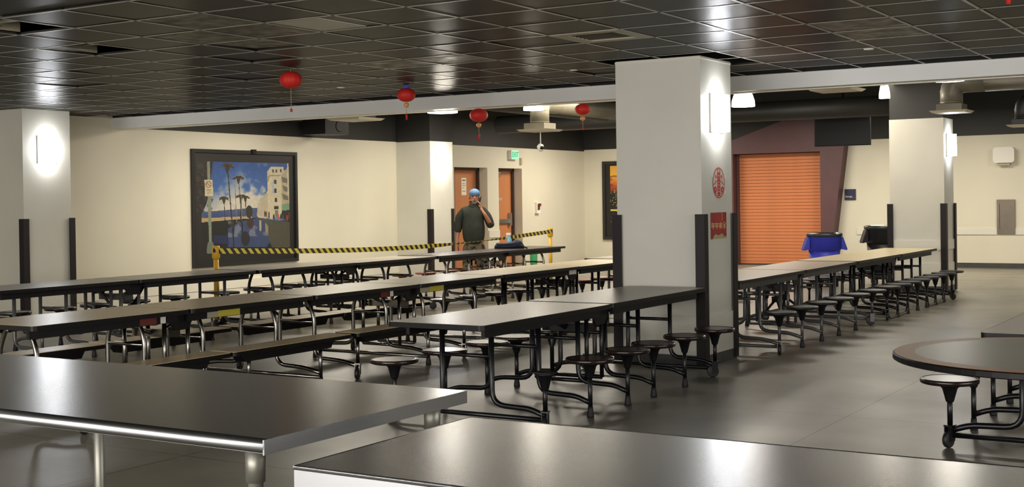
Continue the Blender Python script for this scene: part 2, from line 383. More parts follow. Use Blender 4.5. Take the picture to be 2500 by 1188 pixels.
# brown corner guards (one thing each, screwed to the columns)
def guard(cx, cy, sx, sy, label, h=1.36, wd=0.075):
    t = 0.014; g = MB()
    g.box(min(cx - sx * wd, cx + sx * t), max(cx - sx * wd, cx + sx * t), min(cy, cy + sy * t), max(cy, cy + sy * t), 0.02, h)
    g.box(min(cx, cx + sx * t), max(cx, cx + sx * t), min(cy - sy * wd, cy), max(cy - sy * wd, cy), 0.02, h)
    o = ob('corner_guard', g, M['bumper']); tag(o, label, 'corner guard', 'brown corner guards'); return o
guard(-4.53 + 0.022, 10.57 - 0.022, 1, -1, 'dark brown corner guard on the near corner of the middle column')
guard(-5.37 - 0.022, 10.57 - 0.022, -1, -1, 'dark brown corner guard on the left corner of the middle column, over the table')
guard(-4.53 + 0.022, 11.28 + 0.022, 1, 1, 'dark brown corner guard on the rear corner of the middle column, beside the shutter')
guard(-13.87 + 0.022, 10.64 - 0.022, 1, -1, 'dark brown corner guard on the near corner of the glowing left column')
guard(-13.87 + 0.022, 11.38 + 0.022, 1, 1, 'dark brown corner guard between the left column and the beach picture')
guard(-13.75, 19.45, 1, -1, 'dark brown corner guard left of the standing man')
guard(-13.75, 20.19, 1, 1, 'dark brown corner guard just behind the shoulder of the standing man')
guard(-4.6 + 0.022, 19.97 - 0.022, 1, -1, 'dark brown corner guard on the near corner of the right column')
guard(-5.42 - 0.022, 19.97 - 0.022, -1, -1, 'dark brown corner guard on the right column beside the black bin')
guard(-4.6 + 0.022, 20.58 + 0.022, 1, 1, 'thin brown corner guard on the far edge of the right column')
# wall trims
struct('trim_1', MB().box(XL, XL + 0.02, 11.4, 19.45, 0.0, 0.17).box(XL, XL + 0.03, 11.4, 19.45, 0.17, 0.3), M['white_paint'])
struct('trim_2', MB().box(XL, XL + 0.025, D1[1] + 0.01, D2[0] - 0.01, 0.72, 0.87).box(XL, XL + 0.02, D1[1] + 0.01, D2[0] - 0.01, 0, 0.3), M['white_paint'])
struct('trim_3', MB().box(-8.0, -5.17, YF - 0.022, YF, 0.67, 0.80).box(-4.83, XR, YF - 0.022, YF, 0.67, 0.80), M['white_paint'], 'cream rail along the far wall')
struct('baseboard_far', MB().box(-8.6, XR, YF - 0.012, YF, 0, 0.1).box(XL, -11.4, YF - 0.012, YF, 0, 0.1), M['cove_base'])
# doors
def door(n, a, b, side, notice, label):
    fr = MB(); X0 = XL - 0.34
    fr.box(X0 + 0.02, X0 + 0.14, a, a + 0.05, 0, DZ); fr.box(X0 + 0.02, X0 + 0.14, b - 0.05, b, 0, DZ); fr.box(X0 + 0.02, X0 + 0.14, a, b, DZ - 0.05, DZ)
    o = struct('door_%d' % n, bx(X0 + 0.03, X0 + 0.08, a + 0.05, b - 0.05, 0.01, DZ - 0.05), M['door_wood'], label)
    ob('door_frame', fr, M['door_frame'], o)
    return o, X0 + 0.08
d1, dx = door(1, D1[0], D1[1], 0, True, 'orange brown door with a white notice behind the man')
ob('door_post', bx(dx - 0.02, dx + 0.05, D1[0] + 0.27, D1[0] + 0.33, 0, DZ - 0.05), M['door_frame'], d1)
nt_ = ob('door_notice', bx(dx, dx + 0.006, 22.02, 22.2, 1.62, 1.98), M['paper'], d1)
ob('printed_lines', MB().box(dx + 0.006, dx + 0.008, 22.05, 22.17, 1.92, 1.94).box(dx + 0.006, dx + 0.008, 22.05, 22.15, 1.86, 1.868).box(dx + 0.006, dx + 0.008, 22.05, 22.17, 1.82, 1.828).box(dx + 0.006, dx + 0.008, 22.05, 22.12, 1.77, 1.778).box(dx + 0.006, dx + 0.008, 22.05, 22.17, 1.7, 1.71), M['rail_gray'], nt_)
d2, dx = door(2, D2[0], D2[1], 0, False, 'orange brown door with a metal push bar right of the man')
bar = MB().box(dx, dx + 0.05, D2[0] + 0.08, D2[1] - 0.14, 1.0, 1.09).box(dx, dx + 0.07, D2[1] - 0.2, D2[1] - 0.12, 0.95, 1.22)
ob('push_bar', bar, M['aluminium'], d2)
ob('door_closer', MB().box(dx, dx + 0.06, D2[0] + 0.1, D2[0] + 0.4, 2.0, 2.07).tube([(dx + 0.04, D2[0] + 0.15, 2.08), (dx + 0.12, D2[0] + 0.55, 2.11)], 0.012), M['aluminium'], d2)
ob('door_stencil', bx(dx, dx + 0.002, D2[0] + 0.1, D2[0] + 0.55, 1.5, 1.56), M['vent'], d2)

# ---- dropped tile ceiling of the front hall
ceiling = struct('ceiling', bx(XL, XR, YB, 5.48, CZ + 0.012, CZ + 0.05), M['tile'], 'dropped ceiling of glossy black square tiles')
ob('ceiling_side', bx(-1.246, XR, 5.48, BY, CZ + 0.012, CZ + 0.05), M['tile'], ceiling)
ob('ceiling_void', bx(XL, -1.246, 5.48, BY + 0.03, CZ + 0.34, CZ + 0.36), M['plenum'], ceiling)
xs = [-1.856 - 0.61 * k + 0.61 for k in range(22)]; xs.append(XL)
ys = [5.48 + 0.61 * k for k in range(12)]
tile_me = MB().box(-0.295, 0.295, -0.295, 0.295, 0, 0.016).mesh('ceiling_tile'); tile_me.materials.append(M['tile'])
tile_me2 = MB().box(-0.295, 0.295, -0.295, 0.295, 0, 0.016).mesh('ceiling_tile'); tile_me2.materials.append(M['tile_matte'])
def cell(x, y): return (int(round((-1.246 - x) / 0.61 - 0.5)), int(round((y - 5.48) / 0.61 - 0.5)))
panel_cell = cell(-5.8 , 6.9 ); vent_cell = cell(-4.6, 8.8); open1 = cell(-7.75, 5.9); open2 = cell(-8.35, 7.0)
matte = {cell(-6.4, 6.4), cell(-6.4, 6.95), cell(-7.0, 6.9), cell(-6.9, 7.5), cell(-2.9, 9.6), cell(-2.9, 10.2), cell(-6.5, 9.3), cell(-7.1, 9.3)}
sag = {cell(-7.0, 7.5): 1.2, cell(-9.6, 8.2): -1.0, cell(-7.6, 8.1): 0.9, cell(-5.3, 8.9): -1.0, cell(-8.8, 9.5): 0.8, cell(-10.5, 9.0): 0.8, cell(-5.6, 11.3): 0.7}
for i in range(22):
    xa = xs[i]; xb = xs[i + 1] if i < 21 else XL
    for j in range(11):
        if (i, j) in (panel_cell, vent_cell, open1, open2): continue
        xc, yc = (xa + xb) / 2, ys[j] + 0.305
        if -5.62 < xc < -4.3 and 10.3 < yc < 11.5 and (-5.37 < xc < -4.53): continue
        o = ob('ceiling_tile', tile_me2 if (i, j) in matte else tile_me, None, ceiling, (xc, yc, CZ + 0.002))
        if i == 21: o.scale = ((xa - xb) / 0.61, 1, 1)
        s = math.radians(sag.get((i, j), 0) or 0); q = math.radians(0.16)
        o.rotation_euler = (s + random.gauss(0, q), s * 0.6 + random.gauss(0, q), 0)
        if s: o.location.z += 0.008
g = MB()
for x in xs[:-1] + [XL + 0.012]:
    g.box(x - 0.012, x + 0.012, 5.48, BY, CZ - 0.0015, CZ)
for y in ys:
    g.box(XL, -1.246, y - 0.012, y + 0.012, CZ - 0.0015, CZ)
g.box(XL, -1.246, BY - 0.03, BY, CZ - 0.0015, CZ)
ob('ceiling_grid', g, M['tee'], ceiling)['kind'] = 'stuff'
# panel light (switched off), vent, broken tiles
def cc(c): return (-1.246 - 0.61 * (c[0] + 0.5), 5.48 + 0.61 * (c[1] + 0.5))
px_, py_ = cc(panel_cell)
t = thing('ceiling_light', 'pale square light panel, switched off, in the black ceiling', 'ceiling light', (px_, py_, CZ + 0.004))
ob('light_lens', bx(-0.295, 0.12, -0.295, 0.295, 0, 0.008), M['panel_lens'], t)
ob('housing', bx(0.12, 0.295, -0.295, 0.295, 0.004, 0.03), M['cove_base'], t)
px_, py_ = cc(vent_cell)
t = thing('ceiling_vent', 'square return vent with pale frame in front of the middle column', 'vent', (px_, py_, CZ - 0.004))
fr = MB()
for a, b, c, d in ((-0.3, 0.3, -0.3, -0.2), (-0.3, 0.3, 0.2, 0.3), (-0.3, -0.2, -0.2, 0.2), (0.2, 0.3, -0.2, 0.2)): fr.box(a, b, c, d, 0, 0.012)
ob('vent_frame', fr, M['vent'], t)
for k in range(6): ob('louvre', bx(-0.2, 0.2, -0.012, 0.03, 0.0, 0.004), M['duct'], t, (0, -0.17 + k * 0.064, 0.012), (math.radians(35), 0, 0))
ob('vent_core', bx(-0.2, 0.2, -0.2, 0.2, 0.05, 0.06), M['plenum'], t)
def broken(c, label, k):
    x, y = cc(c); t = thing('ceiling_light', label, 'ceiling light', (x, y, CZ + 0.02))
    ob('housing', MB().box(-0.29, 0.29, -0.29, 0.29, 0.09, 0.1).box(-0.29, -0.27, -0.29, 0.29, 0.0, 0.1).box(0.27, 0.29, -0.29, 0.29, 0, 0.1), M['vent'], t)
    ob('light_tube', MB().tube([(-0.28, -0.1, 0.05), (0.28, -0.1, 0.05)], 0.016), M['white'], t)
    ob('light_tube', MB().tube([(-0.28, 0.1, 0.05), (0.28, 0.1, 0.05)], 0.016), M['white'], t)
    ob('broken_lens', MB().box(-0.29, -0.05, -0.29, -0.02 + 0.1 * k, -0.012, -0.004), M['tile_matte'], t, None, (math.radians(2), 0, 0.1))
broken(open1, 'broken open light fitting in the ceiling at the top left corner', 0)
broken(open2, 'broken light fitting with hanging tile above the left column', 1)
for (x, y, l) in ((-6.02, 10.96, 'small white ceiling disc in front of the beam, left of the middle column'), (-3.16, 11.03, 'small white ceiling disc right of the middle column'), (-8.91, 10.94, 'small white ceiling disc between the two left lanterns')):
    tag(ob('sprinkler_cover', MB().lathe([(0.045, 0), (0.04, -0.008), (0.02, -0.01)], (x, y, CZ), 16), M['white']), l, 'sprinkler cover', 'round ceiling discs')

# ------------------------------------------------------------------ sconces
def sconce(x, y, z, label, power):
    t = thing('wall_sconce', label, 'wall lamp', (x, y, z), 0, 'column sconces')
    n = 12; prof = [(0.02 + 0.10 * math.cos(math.radians(a)), 0.13 * math.sin(math.radians(a))) for a in np.linspace(-90, 90, n)]
    ob('shade', MB().prism([(0.015, -0.13)] + [(max(0.016, p[0]), p[1]) for p in prof] + [(0.015, 0.13)], -0.165, 0.165), M['sconce'], t)
    ob('backplate', bx(0, 0.014, -0.15, 0.15, -0.175, 0.175), M['white'], t)
    l = point_light('sconce_bulb', (x + 0.25, y, z), 0.05, power, COOL)
    return t
sconce(-4.53, 10.925, 2.27, 'glowing cool white sconce on the big middle column', 1.5)
sconce(-13.87, 11.01, 2.25, 'glowing cool white sconce on the left column', 1.5)
sconce(-13.75, 19.82, 2.24, 'glowing cool white sconce on the pilaster above the standing man', 1.5)
sconce(-4.6, 20.275, 2.25, 'glowing cool white sconce on the far right column', 1.5)

# ------------------------------------------------------------------ pendants beyond the beam
def pendant(x, y, z, r, h, label):
    t = thing('pendant_lamp', label, 'pendant lamp', (x, y, z), 0, 'white pendant lamps beyond the beam')
    ob('shade', MB().lathe([(r, 0), (r * 0.98, h * 0.35), (r * 0.8, h * 0.75), (r * 0.6, h)], n=20), M['pendant'], t)
    ob('lamp_cap', MB().lathe([(r * 0.66, h), (r * 0.66, h + 0.02), (r * 0.3, h + 0.04), (r * 0.3, h + 0.14)], n=14), M['white'], t)
    ob('lamp_rod', MB().tube([(0, 0, h + 0.1), (0, 0, TOPZ - z)], 0.012), M['rail'], t)
    return t
PEND = [(-5.75, 14.72, 2.6, 0.14, 0.19, 'wide glowing pendant right beside the middle column'),
        (-4.97, 18.1, 2.86, 0.075, 0.2, 'narrow glowing pendant under the beam between middle and right columns'),
        (-3.62, 16.0, 2.87, 0.19, 0.2, 'glowing pendant above the right duct outlet, cut off by the beam'),
        (-9.2, 13.3, 2.62, 0.19, 0.2, 'glowing pendant just under the beam above the pilaster'),
        (-8.4, 14.2, 2.66, 0.13, 0.16, 'glowing pendant beside the round duct elbow'),
        (-5.42, 17.8, 2.96, 0.08, 0.16, 'small glowing pendant over the square diffuser left of the narrow one')]
for p in PEND: pendant(*p)
# bulbs of those pendants, then unseen fill panels added over the far zone
for (x, y, z, pw) in [(-5.72, 14.72, 2.52, 18), (-4.95, 18.1, 2.78, 30), (-3.62, 16.0, 2.78, 30), (-9.2, 13.35, 2.54, 25), (-8.4, 14.2, 2.58, 25)]:
    point_light('pendant_bulb', (x, y, z), 0.13, pw, WARM)
for (x, y, pw) in FAR_FILLS:
    area_light('far_fill', (x, y, 2.95 if y < 17.5 else 3.2), 1.3, pw, WARM)

# ------------------------------------------------------------------ ducts and diffusers
def diffuser(t, s, z0=0.0):
    ob('diffuser_plate', MB().add([(-s, -s, 0.03), (s, -s, 0.03), (s, s, 0.03), (-s, s, 0.03), (-s * .86, -s * .86, 0), (s * .86, -s * .86, 0), (s * .86, s * .86, 0), (-s * .86, s * .86, 0)],
       [(4, 7, 6, 5), (0, 1, 2, 3), (0, 4, 5, 1), (1, 5, 6, 2), (2, 6, 7, 3), (3, 7, 4, 0)]), M['diffuser'], t)
def duct_drop(x, y, z, r, direc, L, label, m='duct', s=0.25):
    hang = [0.6, L * 0.6]
    t = thing('air_duct', label, 'air duct', (x, y, z)); diffuser(t, s)
    ob('diffuser_neck', bx(-s * .68, s * .68, -s * .68, s * .68, 0.03, 0.12), M[m], t)
    d = Vector(direc)
    ob('elbow', MB().tube(fillet([(0, 0, 0.12), (0, 0, 0.42), tuple(d * 0.5 + Vector((0, 0, 0.42)))], 0.3, 4), r, 20), M[m], t)
    for k in (0.14, 0.3): ob('duct_seam', MB().lathe([(r + 0.004, k), (r + 0.004, k + 0.008)], n=20, cap=False), M[m], t)
    ob('duct_run', MB().tube([tuple(d * 0.45 + Vector((0, 0, 0.42))), tuple(d * L + Vector((0, 0, 0.42)))], r * 1.0, 24), M[m], t)
    for h in hang: ob('hanger', MB().tube([tuple(d * h + Vector((0, 0, 0.42))), tuple(d * h + Vector((0, 0, TOPZ - z)))], 0.006, 6), M['rail'], t)
duct_drop(-9.45, 16.15, 2.5, 0.14, (0, 1, 0), 4.6, 'round gray duct with elbow and square diffuser left of the middle column')
duct_drop(-4.08, 18.2, 2.615, 0.15, (1, 0, 0), 9.0, 'lit round gray duct with elbow and diffuser at the top right')
duct_drop(-3.9, 22.6, 2.6, 0.15, (1, 0, 0), 9.0, 'dark round duct with diffuser behind the lit one at the top right', 'duct_dark')
duct_drop(-10.75, 13.5, 2.6, 0.12, (0, 1, 0), 7.2, 'dark duct with pale diffuser under the beam above the cream wall', 'duct_dark', 0.28)
duct_drop(-4.75, 15.2, 2.76, 0.12, (-1, 0, 0), 3.6, 'dark duct with flat diffuser between the two glowing pendants', 'duct_dark', 0.28)
t = thing('air_duct', 'long dark round duct over the maroon shutter surround', 'air duct', (-9.4, 21.3, 2.98))
ob('duct_run', MB().tube([(-4.0, 0, 0), (3.9, 0, 0)], 0.17, 24), M['duct_dark'], t)
for k in (-2.5, 0.5, 3.0): ob('hanger', MB().tube([(k, 0, 0), (k, 0, TOPZ - 2.98)], 0.008, 6), M['rail'], t)
t = thing('security_camera', 'small white dome camera hanging below the duct diffuser', 'camera', (-9.5, 16.25, 2.27))
ob('camera_rod', MB().tube([(0, 0, 0.05), (0, 0, 0.26)], 0.008), M['white'], t)
ob('camera_body', MB().lathe([(0.0, -0.05), (0.035, -0.045), (0.05, -0.02), (0.05, 0.03), (0.02, 0.06)], n=16), M['white'], t, None, (math.radians(30), 0, 0))
ob('camera_lens', MB().lathe([(0.0, -0.03), (0.03, -0.02), (0.035, 0.0), (0.03, 0.02)], (0.035, -0.02, 0.0), n=12), M['plastic_black'], t)
t = thing('loudspeaker', 'black box loudspeaker high on the black wall under the pale diffuser', 'speaker', (-14.1, 16.9, 2.66))
ob('speaker_body', bx(-0.25, 0.25, -0.32, 0.3, 0, 0.27), M['plastic_black'], t)
ob('speaker_bracket', bx(-0.42, -0.25, -0.05, 0.05, 0.08, 0.2), M['plastic_black'], t)
ob('speaker_grille', MB().lathe([(0.1, 0), (0.09, 0.01)], n=16), M['rail'], t, (0.25, 0.05, 0.14), (0, math.radians(90), 0))

# ------------------------------------------------------------------ roller shutter and its surround
t = thing('roller_shutter', 'orange slatted roller shutter, closed, in the maroon surround', 'shutter', (-9.66, YF, 0))
SY = -0.06; p = 0.0712
sl = MB().prism([(SY, 0.0), (SY - 0.005, 0.003), (SY - 0.006, 0.034), (SY - 0.005, 0.064), (SY, 0.067), (SY + 0.01, 0.067), (SY + 0.01, 0.0)], -0.93, 0.93, 'x').mesh('slat')
sl.materials.append(M['slat'])
for k in range(34): ob('slat', sl, None, t, (0, 0, 0.012 + k * p))
ob('shutter_backing', bx(-0.94, 0.94, -0.05, -0.03, 0, 2.44), M['bumper'], t)
ob('guide_rail', bx(-0.97, -0.93, -0.13, -0.02, 0, 2.44), M['maroon'], t); ob('guide_rail', bx(0.93, 0.97, -0.13, -0.02, 0, 2.44), M['maroon'], t)
ob('bottom_bar', bx(-0.93, 0.93, -0.09, -0.05, 0, 0.03), M['duct_dark'], t)
pt = MB()
pt.prism([(-11.5, 0), (-10.64, 0), (-10.64, 2.44), (-11.5, 2.44)], YF - 0.32, YF - 0.001, 'y')
pt.prism([(-8.68, 0), (-8.50, 0), (-8.16, 2.57), (-8.10, 3.14), (-8.68, 3.14)], YF - 0.32, YF - 0.001, 'y')
pt.prism([(-11.5, 2.44), (-8.68, 2.44), (-8.68, 3.14), (-9.47, 3.14), (-10.76, 2.71), (-11.5, 2.5)], YF - 0.32, YF - 0.001, 'y')
tag(ob('shutter_surround', pt, M['maroon']), 'dark maroon slanted surround framing the orange shutter', 'surround')
ob('shutter_gap', bx(-10.64, -8.68, YF - 0.03, YF - 0.002, 2.40, 2.46), M['bumper'])['kind'] = 'structure'
bpy.data.objects['shutter_gap'].name = 'trim_4'
# ------------------------------------------------------------------ television
t = thing('television', 'black flat television hanging from the ceiling by the shutter', 'television', (-7.4, 24.0, 2.44), math.radians(3))
ob('tv_case', MB().box(-0.53, 0.53, 0, 0.06, 0, 0.53), M['plastic_black'], t)
ob('tv_screen', bx(-0.515, 0.515, -0.006, 0.0, 0.02, 0.515), M['tv'], t)
ob('tv_mount', MB().box(-0.1, 0.1, 0.06, 0.1, 0.15, 0.45).tube([(0, 0.1, 0.3), (0, 0.1, 1.45)], 0.025), M['plastic_black'], t)

# ------------------------------------------------------------------ flat prints (rasterised to vertex colours)
class Art:
    def __init__(s, W, H, base): s.W, s.H = W, H; s.a = np.ones((H, W, 3)) * np.array(base); s.U, s.V = np.meshgrid((np.arange(W) + .5) / W, (np.arange(H) + .5) / H)
    def put(s, m, c, al=1.0): s.a[m] = s.a[m] * (1 - al) + np.array(c) * al
    def rect(s, u0, u1, v0, v1, c, al=1.0): s.put((s.U >= u0) & (s.U <= u1) & (s.V >= v0) & (s.V <= v1), c, al)
    def ell(s, u, v, ru, rv, c, al=1.0): s.put(((s.U - u) / ru) ** 2 + ((s.V - v) / rv) ** 2 < 1, c, al)
    def poly(s, P, c, al=1.0):
        m = np.zeros(s.U.shape, bool); n = len(P)
        for i in range(n):
            (x0, y0), (x1, y1) = P[i], P[(i + 1) % n]
            if y0 == y1: continue
            k = ((s.V >= min(y0, y1)) & (s.V < max(y0, y1))) & (s.U < (x1 - x0) * (s.V - y0) / (y1 - y0) + x0); m ^= k
        s.put(m, c, al)
    def line(s, u0, v0, u1, v1, w_, c, al=1.0):
        d = np.hypot(u1 - u0, v1 - v0); t_ = np.clip(((s.U - u0) * (u1 - u0) + (s.V - v0) * (v1 - v0)) / d ** 2, 0, 1)
        s.put(np.hypot(s.U - u0 - t_ * (u1 - u0), s.V - v0 - t_ * (v1 - v0)) < w_, c, al)
    def noise(s, sc_, seed=0):
        r_ = np.random.default_rng(seed); out = np.zeros((s.H, s.W)); amp = 1; tot = 0
        for o in range(4):
            n = max(2, int(sc_ * 2 ** o)); gsrc = r_.random((n + 1, n + 1))
            yy, xx = s.V * (n - 1e-6), s.U * (n - 1e-6); y0, x0 = yy.astype(int), xx.astype(int); fy, fx = yy - y0, xx - x0
            fy = fy * fy * (3 - 2 * fy); fx = fx * fx * (3 - 2 * fx)
            out += amp * ((gsrc[y0, x0] * (1 - fx) + gsrc[y0, x0 + 1] * fx) * (1 - fy) + (gsrc[y0 + 1, x0] * (1 - fx) + gsrc[y0 + 1, x0 + 1] * fx) * fy)
            tot += amp; amp *= 0.55
        return out / tot
    def mesh(s, name, fn, mat_, mask=None):
        """fn maps arrays u, v to world x, y, z of the sheet"""
        W, H = s.W, s.H
        uu, vv = np.meshgrid(np.arange(W + 1) / W, np.arange(H + 1) / H)
        X, Y, Z = fn(uu.ravel(), vv.ravel()); co = np.stack([X, Y, Z], 1).astype(np.float32)
        idx = np.arange((W + 1) * (H + 1)).reshape(H + 1, W + 1)
        q = np.stack([idx[:-1, :-1], idx[1:, :-1], idx[1:, 1:], idx[:-1, 1:]], -1).reshape(-1, 4)
        col = s.a.reshape(-1, 3)
        if mask is not None: k = mask.ravel(); q = q[k]; col = col[k]
        me = bpy.data.meshes.new(name); n = len(q)
        me.vertices.add(len(co)); me.vertices.foreach_set('co', co.ravel())
        me.loops.add(n * 4); me.loops.foreach_set('vertex_index', q.ravel().astype(np.int32))
        me.polygons.add(n); me.polygons.foreach_set('loop_start', (np.arange(n) * 4).astype(np.int32))
        try: me.polygons.foreach_set('loop_total', np.full(n, 4, np.int32))
        except Exception: pass
        me.update(calc_edges=True)
        a = me.color_attributes.new('Col', 'FLOAT_COLOR', 'CORNER')
        c = col / 255.0; c = np.where(c <= 0.04045, c / 12.92, ((c + 0.055) / 1.055) ** 2.4)
        c4 = np.concatenate([c, np.ones((n, 1))], 1).repeat(4, 0).astype(np.float32)
        a.data.foreach_set('color', c4.ravel()); me.materials.append(mat_); me.validate(); return me

# beach promenade picture; q() turns positions measured over the print into 0..1
A = Art(230, 230, (24, 24, 22))
def q(x, y):
    tp = 50 + (x - 20) * 35 / 980; bt = 1165 - (x - 20) * 65 / 990
    return ((x - 35) / 960, (y - tp - 15) / (bt - tp - 32))
def qp(P): return [q(*p_) for p_ in P]
n1 = A.noise(5, 3); n2 = A.noise(16, 5); n3 = A.noise(40, 9)
skyc = np.stack([40 + 55 * A.V, 72 + 75 * A.V, 138 + 55 * A.V], -1)
u0, v0 = q(95, 150); u1, v1 = q(940, 720)
m = (A.U > u0) & (A.U < u1) & (A.V > v0) & (A.V < v1); A.a[m] = skyc[m]
cl = np.clip((n1 * 0.6 + n2 * 0.4 - 0.50 + np.clip((A.V - 0.30) * 1.1, 0, 0.35) - np.clip((A.V - 0.52) * 3, 0, 1)) * 7, 0, 1)
cl = cl * np.clip((A.V - 0.12) * 3 + (A.U - 0.35) * 1.6, 0, 1)
A.a = np.where(m[..., None], A.a * (1 - cl[..., None]) + np.array((196, 188, 172)) * cl[..., None], A.a)
A.poly(qp([(95, 640), (620, 600), (620, 700), (95, 700)]), (48, 62, 104), 0.85)
A.poly(qp([(95, 700), (560, 680), (560, 700), (95, 740)]), (176, 152, 104))
A.poly(qp([(95, 740), (600, 700), (945, 760), (945, 990), (200, 990), (95, 900)]), (20, 22, 22))
# wet street with reflections
A.poly(qp([(330, 800), (470, 730), (640, 700), (720, 760), (760, 900), (700, 980), (330, 980)]), (52, 66, 104))
rf = np.clip((n2 - 0.5) * 8, 0, 1); mm = (A.U > q(330, 0)[0]) & (A.U < q(730, 0)[0]) & (A.V > q(0, 740)[1]) & (A.V < q(0, 900)[1])
A.a = np.where(mm[..., None], A.a * (1 - 0.6 * rf[..., None]) + np.array((140, 142, 150)) * 0.6 * rf[..., None], A.a)
A.poly(qp([(630, 710), (655, 710), (650, 830), (630, 820)]), (160, 152, 130)); A.poly(qp([(690, 740), (720, 780), (720, 860), (690, 830)]), (140, 128, 100))
A.poly(qp([(580, 690), (945, 740), (945, 1000), (760, 990), (720, 900), (720, 760)]), (74, 72, 60))
A.poly(qp([(195, 870), (330, 860), (340, 950), (200, 940)]), (28, 40, 86), 0.8)
# buildings
A.poly(qp([(620, 560), (720, 440), (720, 700), (610, 680)]), (176, 166, 140))
A.poly(qp([(720, 250), (760, 205), (885, 210), (890, 250), (940, 210), (945, 700), (720, 690)]), (196, 186, 156))
A.poly(qp([(715, 310), (740, 285), (870, 285), (870, 296), (745, 300), (722, 360)]), (150, 140, 110))
A.poly(qp([(860, 290), (945, 200), (945, 600), (860, 600)]), (170, 160, 132))
for x_, y_ in ((778, 248), (812, 248), (858, 246)): A.rect(*(q(x_ - 8, 0)[0], q(x_ + 8, 0)[0]), q(x_, y_ - 15)[1], q(x_, y_ + 15)[1], (74, 66, 52))
for x_, y_ in ((798, 352), (800, 438), (802, 526)): A.rect(q(x_ - 12, 0)[0], q(x_ + 12, 0)[0], q(x_, y_ - 20)[1], q(x_, y_ + 20)[1], (56, 50, 44))
for k in range(6):
    y_ = 350 + k * 19; A.rect(q(764, 0)[0], q(784, 0)[0], q(770, y_)[1], q(770, y_ + 15)[1], (120, 150, 190)); A.rect(q(769, 0)[0], q(779, 0)[0], q(770, y_ + 4)[1], q(770, y_ + 11)[1], (206, 206, 190))
for x_, y_ in ((885, 335), (895, 420), (890, 500)):
    A.poly(qp([(x_ - 25, y_ - 35), (x_ + 40, y_ - 10), (x_ + 40, y_ + 30), (x_ - 10, y_ + 22)]), (92, 86, 70), 0.8)
A.poly(qp([(860, 570), (945, 560), (945, 620), (862, 630)]), (112, 146, 116)); A.poly(qp([(862, 630), (945, 622), (945, 740), (850, 700)]), (40, 34, 32))
A.rect(q(784, 0)[0], q(826, 0)[0], q(800, 588)[1], q(800, 616)[1], (50, 44, 46)); A.rect(q(790, 0)[0], q(822, 0)[0], q(800, 626)[1], q(800, 690)[1], (120, 112, 92))
for k, (x_, y_, c_) in enumerate([(690, 660, (60, 50, 50)), (705, 665, (140, 70, 50)), (730, 670, (50, 50, 60)), (778, 690, (40, 40, 46)), (825, 690, (196, 84, 40)), (850, 690, (50, 44, 50)), (872, 700, (60, 80, 110)), (915, 700, (150, 60, 50)), (935, 680, (110, 50, 40))]):
    A.ell(*q(x_, y_), 0.008, 0.03, c_)
# palms, lamp posts
def palm(x_, y_, tx, ty, r_, w_=0.003, c_=(38, 34, 24)):
    A.line(*q(x_, y_), *q(tx, ty), w_, c_)
    for k in range(26):
        a = rng.uniform(-0.3, math.pi + 0.3); rr = r_ * rng.uniform(0.6, 1.05)
        A.line(*q(x_, y_), q(x_, y_)[0] + rr * math.cos(a), q(x_, y_)[1] - rr * math.sin(a) * 0.55 + 0.02, 0.004, (46 + 20 * (k % 3), 44 + 12 * (k % 3), 28))
    A.poly(qp([(x_ - 26 * r_ / 0.06, y_), (x_ + 26 * r_ / 0.06, y_), (x_ + 6, y_ + 75 * r_ / 0.06), (x_ - 6, y_ + 75 * r_ / 0.06)]), (52, 44, 30))
palm(335, 185, 385, 980, 0.07, 0.005); palm(437, 300, 462, 700, 0.055); palm(298, 500, 306, 720, 0.05); palm(458, 480, 455, 720, 0.05, 0.006); palm(500, 490, 505, 640, 0.045)
A.line(*q(403, 380), *q(415, 740), 0.003, (120, 112, 90)); A.line(*q(462, 480), *q(462, 720), 0.003, (150, 140, 110))
A.ell(*q(535, 640), 0.035, 0.06, (44, 44, 36)); A.ell(*q(545, 750), 0.035, 0.05, (58, 40, 36)); A.ell(*q(495, 900), 0.045, 0.07, (28, 26, 30), 0.85); A.line(*q(385, 760), *q(380, 980), 0.005, (24, 24, 28)); A.line(*q(462, 740), *q(470, 860), 0.008, (26, 26, 30))
# big trunk with sign post on the left
A.poly(qp([(60, 140), (205, 140), (185, 300), (140, 560), (95, 660), (95, 1080), (45, 1080), (40, 200)]), (30, 26, 22))
mm = (A.U < q(200, 0)[0]) & (A.V < q(0, 640)[1]) & (A.V > q(0, 145)[1]) & (n3 > 0.56); A.put(mm, (62, 54, 42), 0.7)
A.poly(qp([(150, 142), (178, 142), (182, 930), (155, 930)]), (126, 132, 114)); A.poly(qp([(148, 930), (190, 930), (205, 975), (205, 1040), (135, 1040), (138, 975)]), (104, 112, 100))
A.poly(qp([(124, 330), (198, 330), (202, 488), (128, 488)]), (196, 182, 150))
A.ell(*q(161, 375), 0.026, 0.03, (120, 70, 60)); A.ell(*q(161, 375), 0.020, 0.023, (196, 182, 150)); A.line(*q(145, 358), *q(178, 392), 0.003, (120, 70, 60))
for y_ in (425, 440, 455): A.rect(q(142, 0)[0], q(184, 0)[0], q(160, y_)[1], q(160, y_ + 6)[1], (130, 118, 96))
A.rect(u1, 1, 0, 1, (24, 24, 22)); A.rect(0, 1, 0, v0, (30, 28, 24)); A.poly(qp([(205, 985), (1000, 985), (1000, 1140), (205, 1140)]), (20, 20, 19))
A.rect(q(925, 0)[0], q(938, 0)[0], v0, q(930, 480)[1], (200, 196, 170)); A.a *= (0.80 + 0.14 * n3)[..., None]
t = thing('framed_picture', 'large framed beach promenade picture with palms on the cream wall', 'picture', (XL, 15.385, 0.53))
Wd, Hd = 2.41, 1.84; f = 0.055
